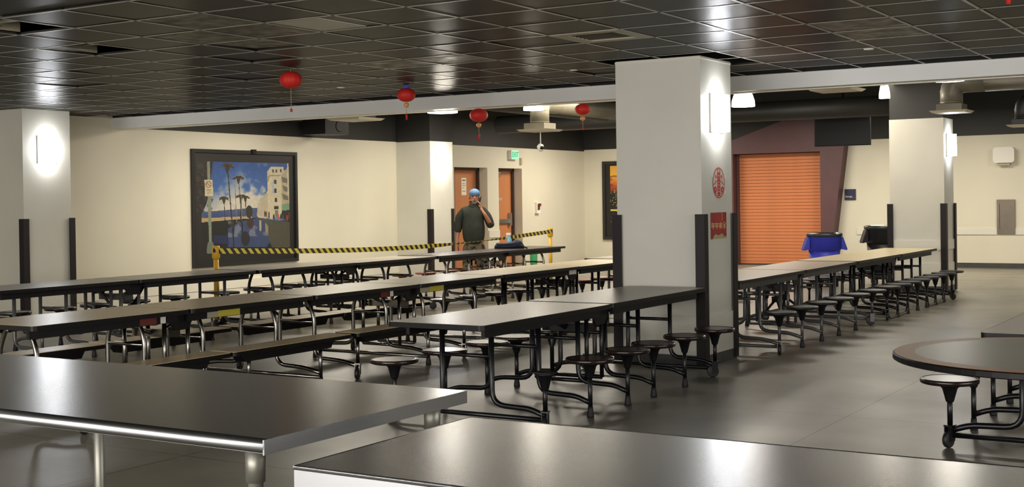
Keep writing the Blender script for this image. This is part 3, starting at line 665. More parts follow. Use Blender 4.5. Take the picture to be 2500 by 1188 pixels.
fr = MB().box(0.0, 0.05, -Wd / 2, Wd / 2, 0, f).box(0, 0.05, -Wd / 2, Wd / 2, Hd - f, Hd).box(0, 0.05, -Wd / 2, -Wd / 2 + f, f, Hd - f).box(0, 0.05, Wd / 2 - f, Wd / 2, f, Hd - f)
ob('frame', fr, M['black_frame'], t)
ob('print', A.mesh('print', lambda u, v: (np.full(u.shape, 0.02), -Wd / 2 + f + u * (Wd - 2 * f), Hd - f - v * (Hd - 2 * f)), M['print']), None, t)
ob('backing', bx(0.001, 0.012, -Wd / 2 + .01, Wd / 2 - .01, .01, Hd - .01), M['black_frame'], t)
ob('clip', bx(0.03, 0.07, 0.1, 0.19, Hd - 0.05, Hd + 0.02), M['plastic_black'], t)

# sunset over the city
A = Art(120, 130, (18, 18, 18)); n1 = A.noise(4, 21); n2 = A.noise(12, 22)
gcols = np.array([(214, 160, 52), (226, 170, 60), (206, 120, 44), (178, 82, 36), (120, 54, 34), (40, 34, 26)]); gp = np.array([0.05, 0.16, 0.24, 0.30, 0.36, 0.40])
tt = A.V + 0.05 * (n1 - 0.5)
for k in range(3): A.a[..., k] = np.interp(tt, gp, gcols[:, k])
A.a = np.where(((n2 > 0.56) & (A.V < 0.33) & (A.V > 0.15))[..., None], A.a * 0.66, A.a)
A.rect(0, 1, 0.4, 1, (20, 20, 18))
for k in range(170):
    v_ = 0.36 + 0.22 * rng.random() ** 1.3; A.ell(rng.random(), v_, 0.006, 0.006, (140 + rng.integers(80), 150 + rng.integers(50), 90), 0.8)
for k in range(16): A.ell(rng.random(), rng.uniform(0.66, 0.9), 0.006, 0.008, (200, 190, 130), 0.7)
A.poly([(0, .63), (.2, .62), (.36, .65), (.5, .62), (.75, .63), (1, .61), (1, .64), (.6, .67), (.4, .685), (.15, .65), (0, .645)], (206, 190, 90))
A.rect(.2, .225, .3, .4, (150, 104, 40)); A.rect(.62, .66, .33, .4, (60, 50, 36))
mk = 0.07
A.rect(0, mk, 0, 1, (22, 22, 21)); A.rect(1 - mk, 1, 0, 1, (22, 22, 21)); A.rect(0, 1, 0, 0.02, (22, 22, 21))
t = thing('framed_picture', 'framed orange sunset over city lights, half behind the middle column', 'picture', (-13.0, YF, 0.54))
Wd, Hd, f = 2.06, 1.84, 0.07
fr = MB().box(-Wd / 2, Wd / 2, -0.05, -.001, 0, f).box(-Wd / 2, Wd / 2, -0.05, -.001, Hd - f, Hd).box(-Wd / 2, -Wd / 2 + f, -0.05, -.001, f, Hd - f).box(Wd / 2 - f, Wd / 2, -0.05, -.001, f, Hd - f)
ob('frame', fr, M['black_frame'], t)
ob('print', A.mesh('print', lambda u, v: (-Wd / 2 + f + u * (Wd - 2 * f), np.full(u.shape, -0.02), Hd - f - v * (Hd - 2 * f)), M['print']), None, t)

# stickers on the middle column (face x = -4.53, looking towards +x)
A = Art(80, 80, (196, 186, 168)); RD = (178, 58, 56)
R_ = np.hypot(A.U - .5, A.V - .5) * 2
A.put(R_ > 0.92, RD)
A.rect(.38, .62, .06, .94, RD)
for (a, b, c, d) in ((.44, .56, .08, .16), (.46, .54, .24, .30), (.42, .58, .36, .38), (.46, .54, .46, .50), (.44, .56, .56, .59), (.47, .53, .66, .72), (.42, .58, .78, .80)): A.rect(a, b, c, d, (210, 176, 160))
for sgn in (-1, 1):
    A.ell(.5 + sgn * .3, .72, .14, .1, RD); A.ell(.5 + sgn * .24, .3, .09, .06, (196, 110, 90)); A.line(.5 + sgn * .18, .44, .5 + sgn * .42, .56, .02, RD); A.line(.5 + sgn * .2, .86, .5 + sgn * .34, .8, .02, RD)
    A.ell(.5 + sgn * .3, .72, .04, .03, (220, 150, 140)); A.line(.5 + sgn * .3, .2, .5 + sgn * .3, .6, .015, (204, 120, 104))
def colface(y0, y1, z0, z1): return lambda u, v: (np.full(u.shape, -4.53 + 0.003), y0 + u * (y1 - y0), z1 - v * (z1 - z0))
o = ob('paper_cut_sticker', A.mesh('paper_cut_sticker', colface(10.82, 11.10, 1.50, 1.78), M['print_matte'], R_ < 1.0), None); tag(o, 'round red paper-cut sticker on the middle column', 'sticker')
A = Art(96, 84, (150, 48, 42)); n1 = A.noise(7, 31)
A.a *= (0.85 + 0.35 * n1)[..., None]; A.rect(.70, .74, 0, .34, (190, 130, 110)); GO = (214, 184, 120)
def strokes(cx, cy, s, L_):
    for a, b, c, d in L_: A.line(cx + a * s, cy + b * s, cx + c * s, cy + d * s, .011, GO)
nian = [(-.3, -.5, -.5, -.2), (-.35, -.4, .45, -.4), (-.3, -.1, .4, -.1), (-.3, -.1, -.3, .15), (-.5, .15, .5, .15), (.05, -.4, .05, .6)]
you = [(-.5, -.35, .5, -.35), (.0, -.6, -.5, .2), (-.2, -.1, -.2, .6), (-.2, -.1, .35, -.1), (.35, -.1, .35, .6), (-.2, .1, .35, .1), (-.2, .3, .35, .3)]
yu = [(0, -.6, -.5, -.2), (0, -.6, .5, -.2), (-.3, -.1, .3, -.1), (-.4, .12, .4, .12), (0, -.1, 0, .6), (-.15, .3, -.35, .5), (.15, .3, .35, .5)]
for cx, L_ in ((.14, nian), (.38, nian), (.62, you), (.87, yu)): strokes(cx, .5, .21, L_)
A.poly([(.12, 1), (.22, .84), (.34, .82), (.45, .87), (.6, .84), (.72, .8), (.85, .93), (1, .92), (1, 1)], (168, 158, 110)); A.ell(.3, .74, .12, .05, (150, 80, 90), .5)
o = ob('new_year_poster', A.mesh('new_year_poster', colface(10.76, 11.13, 1.13, 1.37), M['print_matte']), None); tag(o, 'red poster with four gold characters low on the middle column', 'poster')
ob('tape_spots', MB().box(-4.525, -4.523, 10.80, 10.82, 1.69, 1.71).box(-4.525, -4.523, 11.10, 11.12, 1.68, 1.71).box(-4.525, -4.523, 11.09, 11.11, 1.54, 1.57), M['white'], bpy.data.objects['paper_cut_sticker'])

# ------------------------------------------------------------------ small wall fittings
def text(name, s, size, m, parent, loc, rot, sx=1.0):
    cu = bpy.data.curves.new(name, 'FONT'); cu.body = s; cu.size = size; cu.extrude = 0.001; cu.align_x = 'CENTER'; cu.align_y = 'CENTER'
    o = bpy.data.objects.new(name, cu); C.objects.link(o); cu.materials.append(m); o.parent = parent; o.location = loc; o.rotation_euler = rot; o.scale = (sx, 1, 1)
    me = bpy.data.meshes.new_from_object(o.evaluated_get(bpy.context.evaluated_depsgraph_get())); me.materials.clear(); me.materials.append(m)
    bpy.data.objects.remove(o); bpy.data.curves.remove(cu)
    o = bpy.data.objects.new(name, me); C.objects.link(o); o.parent = parent; o.location = loc; o.rotation_euler = rot; o.scale = (sx, 1, 1); return o
t = thing('exit_sign', 'lit green exit sign above the doors', 'sign', (XL, 23.6, 2.38))
ob('sign_case', bx(0, 0.09, -0.15, 0.15, 0, 0.2), M['white'], t); ob('sign_face', bx(0.09, 0.096, -0.14, 0.14, 0.01, 0.19), M['exit_face'], t)
text('sign_letters', 'EXIT', 0.16, M['exit_letter'], t, (0.098, 0, 0.1), (math.radians(90), 0, math.radians(90)), 0.8)
tag(ob('wall_strobe', bx(XL, XL + 0.03, 23.93, 24.0, 2.27, 2.42), M['vent']), 'small brown fitting on the wall beside the exit sign', 'fitting')
t = thing('fire_alarm', 'small red and white fire alarm pull under a clear cover', 'fire alarm', (XL, 24.63, 1.2))
ob('cover', bx(0, 0.06, -0.08, 0.08, 0, 0.25), M['white'], t); ob('pull_station', MB().box(0.06, 0.075, -0.05, 0.03, 0.08, 0.2).box(0.06, 0.085, -0.03, 0.07, 0.16, 0.22), M['sticker_red'], t)
t = thing('room_sign', 'small navy plastic sign beside the maroon surround', 'sign', (-8.13, YF, 1.40))
ob('sign_plate', bx(-0.115, 0.115, -0.03, 0, 0, 0.23), M['sign_blue'], t); text('sign_letters', 'Storage', 0.05, M['white'], t, (-0.03, -0.032, 0.075), (math.radians(90), 0, 0))
ob('sign_line', bx(-0.1, 0.11, -0.032, -0.03, 0.05, 0.053), M['aluminium'], t)
t = thing('hand_dryer', 'rounded pale wall unit high on the far wall at the right edge', 'wall unit', (-5.01, YF, 2.1))
ob('unit_body', MB().prism(rrect(-0.2, 0.2, 0, 0.31, 0.06), -0.17, 0, 'y'), M['white'], t); ob('nozzle', bx(-0.11, 0.11, -0.13, 0, -0.05, 0.0), M['vent'], t)
t = thing('wall_dispenser', 'gray stainless towel dispenser set into the far wall rail', 'dispenser', (-5.0, YF, 0.69))
ob('dispenser_case', bx(-0.17, 0.17, -0.045, 0, 0, 0.68), mat('satin_steel', (128, 118, 106), 0.4, 0.7, var=0.1, vscale=4), t); ob('dispenser_seam', bx(-0.12, -0.112, -0.048, -0.045, 0.1, 0.6), M['rail'], t)
tag(ob('wall_socket', bx(-8.39, -8.31, YF - 0.012, YF, 0.4, 0.52), M['white']), 'small wall socket low behind the blue bin', 'socket')
tag(ob('door_stop', MB().box(-5.42, -5.36, 0, 0, 0, 0).box(-4.585, -4.56, 20.6, 20.66, 0.9, 1.1), M['rail']), 'dark strip bracket on the right column edge', 'bracket')
bpy.data.objects.remove(bpy.data.objects['door_stop'])

# ------------------------------------------------------------------ cafeteria tables
CACHE = {}
def cached(key, build, m):
    if key not in CACHE:
        me = build().mesh(key[0]); me.materials.append(m); CACHE[key] = me
    return CACHE[key]
def put(name, key, build, m, parent, loc=None, rot=None):
    return ob(name, cached((name,) + key + (m.name,), build, m), None, parent, loc, rot)
TZ, SZ = 0.718, 0.412
def leg_frame_mb(curved, low, uo=0.61, top=0.66):
    b = MB()
    for s in (-1, 1):
        if curved: pts = [(s * .08, 0, top), (s * .13, 0, top), (s * .2, 0, top - .14), (s * .2, 0, .16), (s * .52, 0, .145), (s * uo, 0, .11)]
        else: pts = [(s * .2, 0, top), (s * .2, 0, .15), (s * .5, 0, .14), (s * uo, 0, .10)]
        b.tube(fillet(pts, 0.1, 5), 0.0185, 10)
    b.tube([(-.2, 0, .47), (.2, 0, .47)], 0.014, 8)
    if low: b.tube([(-uo, 0, .075), (uo, 0, .075)], 0.0165, 8)
    return b
def post_mb(h): return MB().tube([(0, 0, 0.03), (0, 0, h)], 0.016, 10)
def foot_mb(): return MB().lathe([(0.024, 0), (0.026, 0.01), (0.02, 0.05), (0.018, 0.075)], n=12)
def seat_mb(r, flat=False):
    return MB().lathe([(r - 0.012, -0.028), (r, -0.02), (r, -0.006), (r - 0.006, -0.001), (r - 0.02, 0.0)], n=32)
def seat_oval_mb(): return MB().prism([(0.215 * math.cos(a), 0.15 * math.sin(a)) for a in np.linspace(0, 2 * math.pi, 28, endpoint=False)], -0.026, 0)
def seat_rim_mb(r): return MB().lathe([(r - 0.01, -0.03), (r + 0.004, -0.024), (r + 0.005, -0.006), (r, 0.0015), (r - 0.006, 0.0015)], n=32, cap=False)
def bracket_mb(): return MB().lathe([(0.022, -0.14), (0.026, -0.13), (0.045, -0.06), (0.06, -0.045), (0.075, -0.03)], n=10)
def fork_mb(): return MB().box(-0.022, -0.016, -0.03, 0.02, 0.04, 0.125).box(0.016, 0.022, -0.03, 0.02, 0.04, 0.125).box(-0.026, 0.026, -0.03, 0.03, 0.125, 0.135)
def wheel_mb():
    b = MB(); pr = [(0.0, -0.013), (0.03, -0.013), (0.036, -0.011), (0.046, -0.015), (0.05, -0.009), (0.05, 0.009), (0.046, 0.015), (0.036, 0.011), (0.03, 0.013), (0.0, 0.013)]
    b.lathe(pr, n=20, cap=False); b.v = [(z, x, y + 0.05) for x, y, z in b.v]; return b
def caster(t, x, y, tube_m, rz=0.0):
    c = put('caster', (), fork_mb, tube_m, t, (x, y, 0), (0, 0, rz)); put('wheel', (), wheel_mb, M['wheel'], c, (0, -0.02, 0)); return c
def half_top(t, y0, y1, topm, railm, wd=0.75, rail_in=0.12, edge_out=0.0):
    L = y1 - y0; TZ = 0.718 + random.uniform(-0.002, 0.003)
    o = put('tabletop', (round(L, 3), wd), lambda: MB().prism(rrect(-wd / 2, wd / 2, 0, L, 0.03), -0.004, 0), topm, t, (0, y0, TZ))
    put('edge_band', (round(L, 3), wd), lambda: MB().prism(rrect(-wd / 2 - 0.007, wd / 2 + 0.007, -0.007, L + 0.007, 0.035), -0.034, -0.001), M['tmold'], t, (0, y0, TZ))
    for s in (-1, 1): put('side_rail', (round(L, 3), s), lambda: MB().box(s * 0.30 - 0.014, s * 0.30 + 0.014, rail_in, L - 0.06, -0.095, -0.034), railm, t, (0, y0, TZ))
    return o
def fold(t, ym, tubem, xbrace):
    for s in (-1, 1):
        put('hinge_bracket', (s,), lambda: MB().prism([(-0.2, -0.034), (0.2, -0.034), (0.12, -0.09), (0.07, -0.16), (-0.07, -0.16), (-0.12, -0.09)], s * 0.27 - 0.006, s * 0.27 + 0.006, 'x'), M['bracket'], t, (0, ym, TZ))
    b = lambda: (MB().tube([(-.22, -.12, .64), (-.22, -.12, .14)], .017, 8).tube([(.22, -.12, .64), (.22, -.12, .14)], .017, 8).tube([(-.22, .12, .64), (-.22, .12, .14)], .017, 8)
                 .tube([(.22, .12, .64), (.22, .12, .14)], .017, 8).tube([(-.22, -.12, .14), (.22, -.12, .14)], .016, 8).tube([(-.22, .12, .14), (.22, .12, .14)], .016, 8)
                 .box(-.2, .2, -.06, .06, .5, .56).tube([(0, -.06, .53), (0, -.3, .62)], .016, 8).tube([(0, .06, .53), (0, .3, .62)], .016, 8))
    put('fold_frame', (), b, tubem, t, (0, ym, 0))
    if xbrace:
        put('cross_brace', (), lambda: MB().tube([(.1, -.30, .62), (.1, .0, .25), (.1, .02, .2)], .014, 6).tube([(.1, .30, .62), (.1, .0, .25), (.1, -.02, .2)], .014, 6)
            .tube([(.1, -.6, .26), (.1, -.12, .42)], .014, 6).tube([(.1, .6, .26), (.1, .12, .42)], .014, 6).box(.07, .13, -.2, -.1, .38, .44).box(.07, .13, .1, .2, .38, .44), M['bracket'], t, (0, ym, 0))
def stool_table(cx, y0, y1, label, topm, tubem, seatm, offs, railm=None, curved=False, seat='round', rim=True, uo=0.61, missing=(), xb=False, skip_low=False, wd=0.75, r=0.165, rz=0.0, sled=False):
    L = y1 - y0; t = thing('cafeteria_table', label, 'table', (cx, y0, 0), rz, 'long folding cafeteria tables')
    ym = L / 2; railm = railm or M['rail']
    half_top(t, 0, ym - 0.013, topm, railm, wd); half_top(t, ym + 0.013, L, topm, railm, wd)
    fold(t, ym, tubem, xb)
    allo = [-o for o in offs[::-1]] + list(offs)
    for k, o in enumerate(allo):
        y = ym + o; end = k in (0, len(allo) - 1)
        put('leg_frame', (curved, end and not skip_low, uo), lambda: leg_frame_mb(curved, end and not skip_low, uo), tubem, t, (0, y, 0))
        for s in (-1, 1):
            x = s * uo
            if end: p_ = put('seat_post', (end,), lambda: MB().tube([(0, 0, 0.13), (0, 0, SZ - 0.1)], 0.016, 10), tubem, t, (x, y, 0)); caster(t, x, y, tubem, 0.3 * s + k)
            else:
                p_ = put('seat_post', (end,), lambda: post_mb(SZ - 0.1), tubem, t, (x, y, 0)); put('foot', (), foot_mb, M['rubber'], p_)
            if (k, s) in missing:
                put('seat_bracket', ('bare',), lambda: bracket_mb().box(-0.07, 0.07, -0.05, 0.05, -0.03, -0.022), M['bracket'], t, (x, y, SZ)); continue
            if seat == 'round':
                st = put('seat', (r,), lambda: seat_mb(r), seatm, t, (x, y, SZ))
                if rim: put('seat_edge', (r,), lambda: seat_rim_mb(r), M['seat_rim'], st)
            else: st = put('seat', ('oval',), seat_oval_mb, seatm, t, (x, y, SZ))
            put('seat_bracket', (), bracket_mb, M['bracket'], st)
    if sled:
        for s in (-1, 1):
            for a, b in sled:
                put('sled_rail', (s, a, b), lambda: MB().tube(fillet([(s * uo, a, 0.2), (s * uo, a + 0.06, 0.02), (s * uo, b - 0.06, 0.02), (s * uo, b, 0.2)], 0.1, 5), 0.015, 8), tubem, t, (0, ym, 0))
    return t
def bench_table(cx, y0, y1, label, topm, benchm, tubem, uo=0.68, rz=0.0):
    L = y1 - y0; t = thing('cafeteria_table', label, 'table', (cx, y0, 0), rz, 'long folding cafeteria tables'); ym = L / 2
    half_top(t, 0, ym - 0.013, topm, M['rail'], 0.76, 0.02); half_top(t, ym + 0.013, L, topm, M['rail'], 0.76, 0.02)
    fold(t, ym, tubem, False)
    H2 = ym - 0.012
    for s in (-1, 1):
        for k, a in enumerate((0.02, ym + 0.012)):
            be = put('bench_seat', (round(H2, 3),), lambda: MB().prism(rrect(-0.13, 0.13, 0, H2 - 0.02, 0.03), -0.004, 0), benchm, t, (s * uo, a, SZ))
            put('bench_edge', (round(H2, 3),), lambda: MB().prism(rrect(-0.135, 0.135, -0.004, H2 - 0.016, 0.035), -0.034, -0.0035), M['tmold'], be)
            put('bench_rail', (round(H2, 3),), lambda: MB().prism([(0.14, -0.034), (H2 - 0.16, -0.034), (H2 - 0.2, -0.1), (0.2, -0.1)], -0.05, 0.05, 'x'), M['rail'], be)
    for k, y in enumerate((0.17, ym - 0.3, ym + 0.3, L - 0.28)):
        put('leg_frame', (True, k in (1, 3), uo), lambda: leg_frame_mb(True, k in (1, 3), uo), tubem, t, (0, y, 0))
        for s in (-1, 1):
            if k in (0, 2): put('bench_post', (1,), lambda: MB().tube([(0, 0, 0.13), (0, 0, SZ - 0.05)], 0.016, 10), tubem, t, (s * uo, y, 0)); caster(t, s * uo, y, tubem, 0.4)
            else: p_ = put('bench_post', (0,), lambda: post_mb(SZ - 0.05), tubem, t, (s * uo, y, 0)); put('foot', (), foot_mb, M['rubber'], p_)
    return t
stool_table(-4.81, 6.82, 10.41, 'gray speckled table with black frame and dark brown stools, reaching the middle column', M['gray_top'], M['black_tube'], M['seat_brown'], (0.22, 0.80, 1.42), missing={(0, 1)}, r=0.165)
tm1 = bench_table(-7.57, 5.57, 8.42, 'nearest tan table with chrome frame and two benches, red sticker on its side', M['tan_top'], M['tan_top'], M['chrome'])
tm2 = bench_table(-7.57, 8.46, 11.48, 'second tan bench table of the middle row, next after the red stickered one', M['tan_light'], M['tan_top'], M['chrome'])
tm3 = stool_table(-7.60, 11.53, 14.93, 'third table of the middle row, pale tan top, black frame and stools', M['tan_light'], M['black_tube'], M['seat_brown'], (0.24, 0.8, 1.38), railm=M['rail'], rim=False)
stool_table(-7.75, 15.0, 18.5, 'brown gray table half hidden left behind the middle column', M['brown_top'], M['gray_tube'], M['seat_red'], (0.24, 0.8, 1.38), rim=False)
stool_table(-10.93, 7.75, 11.33, 'gray table with gray legs and crossed braces below the beach picture', M['gray_top'], M['gray_tube'], M['seat_gray'], (0.24, 0.82, 1.44), railm=M['rail'], xb=True)
stool_table(-10.93, 11.40, 15.06, 'gray table with black curved legs in the middle of the wall-side row', M['gray_top'], M['black_tube'], M['seat_brown'], (0.24, 0.82, 1.42), curved=True, seat='oval', rim=False)
tb3 = stool_table(-10.93, 15.12, 18.84, 'dark topped chrome table with red brown stools in front of the man', M['dark_top'], M['chrome'], M['seat_red'], (0.24, 0.82, 1.42), curved=True, rim=False)
stool_table(-4.88, 11.42, 15.1, 'beige gray table with gray posts and black stools right of the middle column', M['beige_gray_top'], M['gray_tube'], M['seat_black'], (0.29, 0.9, 1.55), railm=M['rail_gray'], rim=False, xb=True, uo=0.64)
stool_table(-4.88, 15.17, 19.06, 'pale tan table with black frame and sixteen stools before the right column', M['tan_light'], M['black_tube'], M['seat_black'], (0.24, 0.72, 1.2, 1.68), rim=False, uo=0.64, sled=((-1.68, -0.72), (0.24, 1.2)))
# labels stuck on the table sides
def sidelabel(t, y, w_, h, m): ob('side_label', bx(0.315, 0.317, y, y + w_, TZ - 0.09, TZ - 0.09 + h), m, t)
sidelabel(tm1, 0.98, 0.16, 0.055, M['sticker_red']); sidelabel(tm1, 1.18, 0.05, 0.05, M['white']); sidelabel(tm1, 1.66, 0.12, 0.045, M['vent']); sidelabel(tm1, 1.78, 0.24, 0.055, M['sticker_yellow'])
sidelabel(tm2, 0.98, 0.12, 0.05, M['sticker_red']); sidelabel(tm2, 1.12, 0.05, 0.05, M['white']); sidelabel(tm2, 1.6, 0.16, 0.045, M['vent']); sidelabel(tm2, 1.76, 0.24, 0.055, M['sticker_yellow'])
ob('side_label', bx(0.315, 0.317, 1.55, 1.72, TZ - 0.09, TZ - 0.03), M['white'], tm3)

# round table at the right edge, black table corner behind it
t = thing('round_table', 'round table with tan ringed green gray top and black edge', 'table', (-1.03, 6.74, 0), 0)
RR = 0.76
ob('tabletop', MB().lathe([(0.0, 0.0), (RR - 0.10, 0.0), (RR - 0.099, -0.004)], (0, 0, TZ), 64, cap=False, flat=True), M['green_top'], t)
ob('tabletop_ring', MB().lathe([(RR - 0.10, 0.0), (RR, 0.0), (RR, -0.006), (RR - 0.10, -0.006)], (0, 0, TZ), 64, cap=False, flat=True), M['ring'], t)
ob('edge_band', MB().lathe([(0.0, -0.035), (RR, -0.035), (RR + 0.008, -0.03), (RR + 0.008, -0.006), (RR + 0.002, -0.001)], (0, 0, TZ), 64, cap=False, flat=True), M['tmold'], t)
ob('pedestal', MB().lathe([(0.045, 0.08), (0.045, TZ - 0.06)], n=18), M['black_tube'], t)
ob('top_plate', MB().lathe([(0.2, TZ - 0.06), (0.2, TZ - 0.035)], n=20), M['bracket'], t)
for k in range(4):
    a = math.radians(20 + 90 * k); ob('base_arm', MB().tube([(0, 0, 0.09), (0.3 * math.cos(a), 0.3 * math.sin(a), 0.03)], 0.022, 8), M['black_tube'], t)
stool_table(-1.18, 7.6, 11.2, 'gray topped stool table with black frame behind the round table', M['beige_gray_top'], M['black_tube'], M['seat_gray'], (0.29, 0.9, 1.55), uo=0.61)

# ------------------------------------------------------------------ stainless work tables in the foreground
def worktable(x0, x1, y0, y1, z, label, roll, legs, skirt=0.04):
    t = thing('steel_work_table', label, 'table', (x0, y0, 0)); Wx, Wy = x1 - x0, y1 - y0
    if roll:
        top = MB().box(0.0, Wx, 0.012, Wy, z - skirt, z)
        ob('corner_cap', MB().box(Wx - 0.002, Wx + 0.003, -0.006, 0.03, z - skirt, z), M['steel'], t)
        ob('steel_top', top, M['steel'], t)
        ob('rolled_edge', MB().tube([(0, 0.012, z - 0.019), (Wx, 0.012, z - 0.019)], 0.0195, 20), M['steel'], t)
    else:
        ob('steel_top', MB().box(0.004, Wx - 0.004, 0.004, Wy - 0.004, z - 0.006, z - 0.001), M['steel'], t)
        rim = MB()
        for a in (((0, 0), (Wx, 0)), ((Wx, 0), (Wx, Wy)), ((Wx, Wy), (0, Wy)), ((0, Wy), (0, 0))): rim.tube([(a[0][0], a[0][1], z - 0.006), (a[1][0], a[1][1], z - 0.006)], 0.006, 8)
        ob('raised_edge', rim, M['steel'], t)
        ob('skirt', MB().box(-0.002, 0.002, 0, Wy, z - skirt, z - 0.006).box(Wx - 0.002, Wx + 0.002, 0, Wy, z - skirt, z - 0.006).box(0, Wx, -0.002, 0.002, z - skirt, z - 0.006).box(0, Wx, Wy - 0.002, Wy + 0.002, z - skirt, z - 0.006), M['steel'], t)
    for lx, ly in legs:
        l = ob('leg', MB().tube([(lx, ly, 0.03), (lx, ly, z - skirt)], 0.0205, 16), M['steel_leg'], t)
        ob('leg_socket', MB().lathe([(0.026, z - skirt - 0.09), (0.028, z - skirt)], (lx, ly, 0), 16), M['steel_leg'], t)
        ob('foot', MB().lathe([(0.02, 0), (0.024, 0.02), (0.021, 0.06)], (lx, ly, 0), 12), M['steel_leg'], t)
    return t
worktable(-4.95, -2.30, 2.49, 3.44, 0.90, 'larger stainless steel work table at the lower left', True, [(2.56, 0.06), (2.56, 0.88), (0.98, 0.88), (0.1, 0.06)])
worktable(-2.12, 0.35, 2.40, 3.19, 0.868, 'lower stainless steel work table along the bottom right', False, [(0.08, 0.1), (2.4, 0.1), (2.4, 0.7)], 0.06)

# ------------------------------------------------------------------ paper lanterns
def lantern(x, y, ztop, r, label, flat=0.85, medal=True, tassel=0.12, ribbon=False, hang=0.03, cord=0.05):
    t = thing('paper_lantern', label, 'lantern', (x, y, ztop), 0, 'red lanterns')
    zc = -hang - r * flat
    prof = [(r * math.cos(math.radians(a)) * (1.0) + 0.01, zc + r * flat * math.sin(math.radians(a))) for a in range(-80, 81, 16)]
    ob('lantern_body', MB().lathe(prof, n=36, wob=lambda a: 1 + 0.13 * (abs(math.cos(6 * a)) - 0.5)), M['red_silk'], t)
    ob('lantern_string', MB().tube([(0, 0, 0), (0, 0, -hang - 0.01)], 0.003, 5), M['string'], t)
    if ribbon: ob('ribbon', MB().box(-0.03, 0.03, -0.01, 0.01, -hang + 0.0, -hang + 0.03), M['blue_ribbon'], t)
    zb = zc - r * flat
    ob('cord', MB().tube([(0, 0, zb + 0.01), (0, 0, zb - cord)], 0.003, 5), M['string'], t)
    z2 = zb - cord
    if medal:
        b = MB().lathe([(0.0, -0.028), (0.02, -0.024), (0.028, -0.008), (0.028, 0.008), (0.02, 0.024), (0.0, 0.028)], (0, 0, z2), 14, cap=False); ob('medallion', b, M['gold'], t)
        z2 -= 0.05; ob('cord', MB().tube([(0, 0, z2 + 0.05), (0, 0, z2 - 0.05)], 0.003, 5), M['string'], t); z2 -= 0.05
    ob('tassel', MB().lathe([(0.006, 0), (0.012, -0.01), (0.010, -tassel)], (0, 0, z2), 8), M['red_silk'], t)
lantern(-8.05, 9.15, CZ - 0.004, 0.092, 'leftmost red lantern with a long thin cord, no medallion', medal=False, cord=0.19, tassel=0.03, hang=0.02)
lantern(-8.22, 11.2, CZ - 0.004, 0.086, 'red lantern with blue ribbon and gold medallion, second from the left', ribbon=True, hang=0.03, cord=0.035, tassel=0.06)
lantern(-8.22, 12.63, 2.61, 0.092, 'red lantern hanging under the beam above the left door', hang=0.02, cord=0.04, tassel=0.09)
lantern(-6.87, 12.70, 2.60, 0.073, 'smallest red lantern, under the beam next to the middle column', hang=0.02, cord=0.04, tassel=0.03)
lantern(-1.14, 6.24, CZ - 0.004, 0.09, 'red lantern above the top right corner, only its tassel in view', hang=0.02, cord=0.02, tassel=0.09)

# ------------------------------------------------------------------ barrier posts and warning belt
def post(x, y, rot, label):
    t = thing('barrier_post', label, 'barrier post', (x, y, 0), rot, 'yellow barrier posts')
    ob('post_tube', MB().lathe([(0.033, 0.03), (0.033, 0.86)], n=18), M['yellow'], t)
    ob('belt_head', MB().lathe([(0.036, 0.82), (0.05, 0.84), (0.05, 0.965), (0.046, 0.985), (0.03, 0.99)], n=18), M['yellow'], t)
    ob('base', MB().lathe([(0.17, 0), (0.17, 0.012), (0.05, 0.04), (0.036, 0.06)], n=24), M['rubber'], t)
    ob('belt_slot', MB().prism([(-0.022, 0.92), (0.0, 0.90), (0.016, 0.915), (0.012, 0.95), (-0.012, 0.965)], -0.052, -0.048, 'y'), M['plastic_black'], t)
    return t
P1 = (-11.62, 11.75); P2 = (-11.72, 20.35)
post(*P1, 0.4, 'yellow barrier post in front of the beach picture'); post(*P2, 0.5, 'yellow barrier post right of the man near the doors')
n = 160; vs = []; uvs = []
for k in range(n + 1):
    s = k / n; sag_ = -0.12 * math.sin(math.pi * s)
    x = P1[0] + (P2[0] - P1[0]) * s + 0.05; y = P1[1] + (P2[1] - P1[1]) * s; z = 0.925 + sag_
    tw = math.radians(78) * math.exp(-((s - 0.70) / 0.13) ** 2)
    h = 0.034; dz = h * math.cos(tw); dx_ = h * math.sin(tw)
    vs += [(x - dx_, y, z - dz), (x + dx_, y, z + dz)]; uvs += [(s * 8.6 / 0.13, 0.0), (s * 8.6 / 0.13, 1.0)]
me = bpy.data.meshes.new('warning_belt'); me.from_pydata(vs, [], [(2 * k, 2 * k + 2, 2 * k + 3, 2 * k + 1) for k in range(n)])
uvl = me.uv_layers.new(name='UVMap')
for lp in me.loops: uvl.data[lp.index].uv = uvs[lp.vertex_index]
me.materials.append(M['stripe'])
o = ob('warning_belt', me, None); md = o.modifiers.new('thick', 'SOLIDIFY'); md.thickness = 0.002
tag(o, 'twisted yellow and black warning belt between the yellow posts', 'barrier tape')

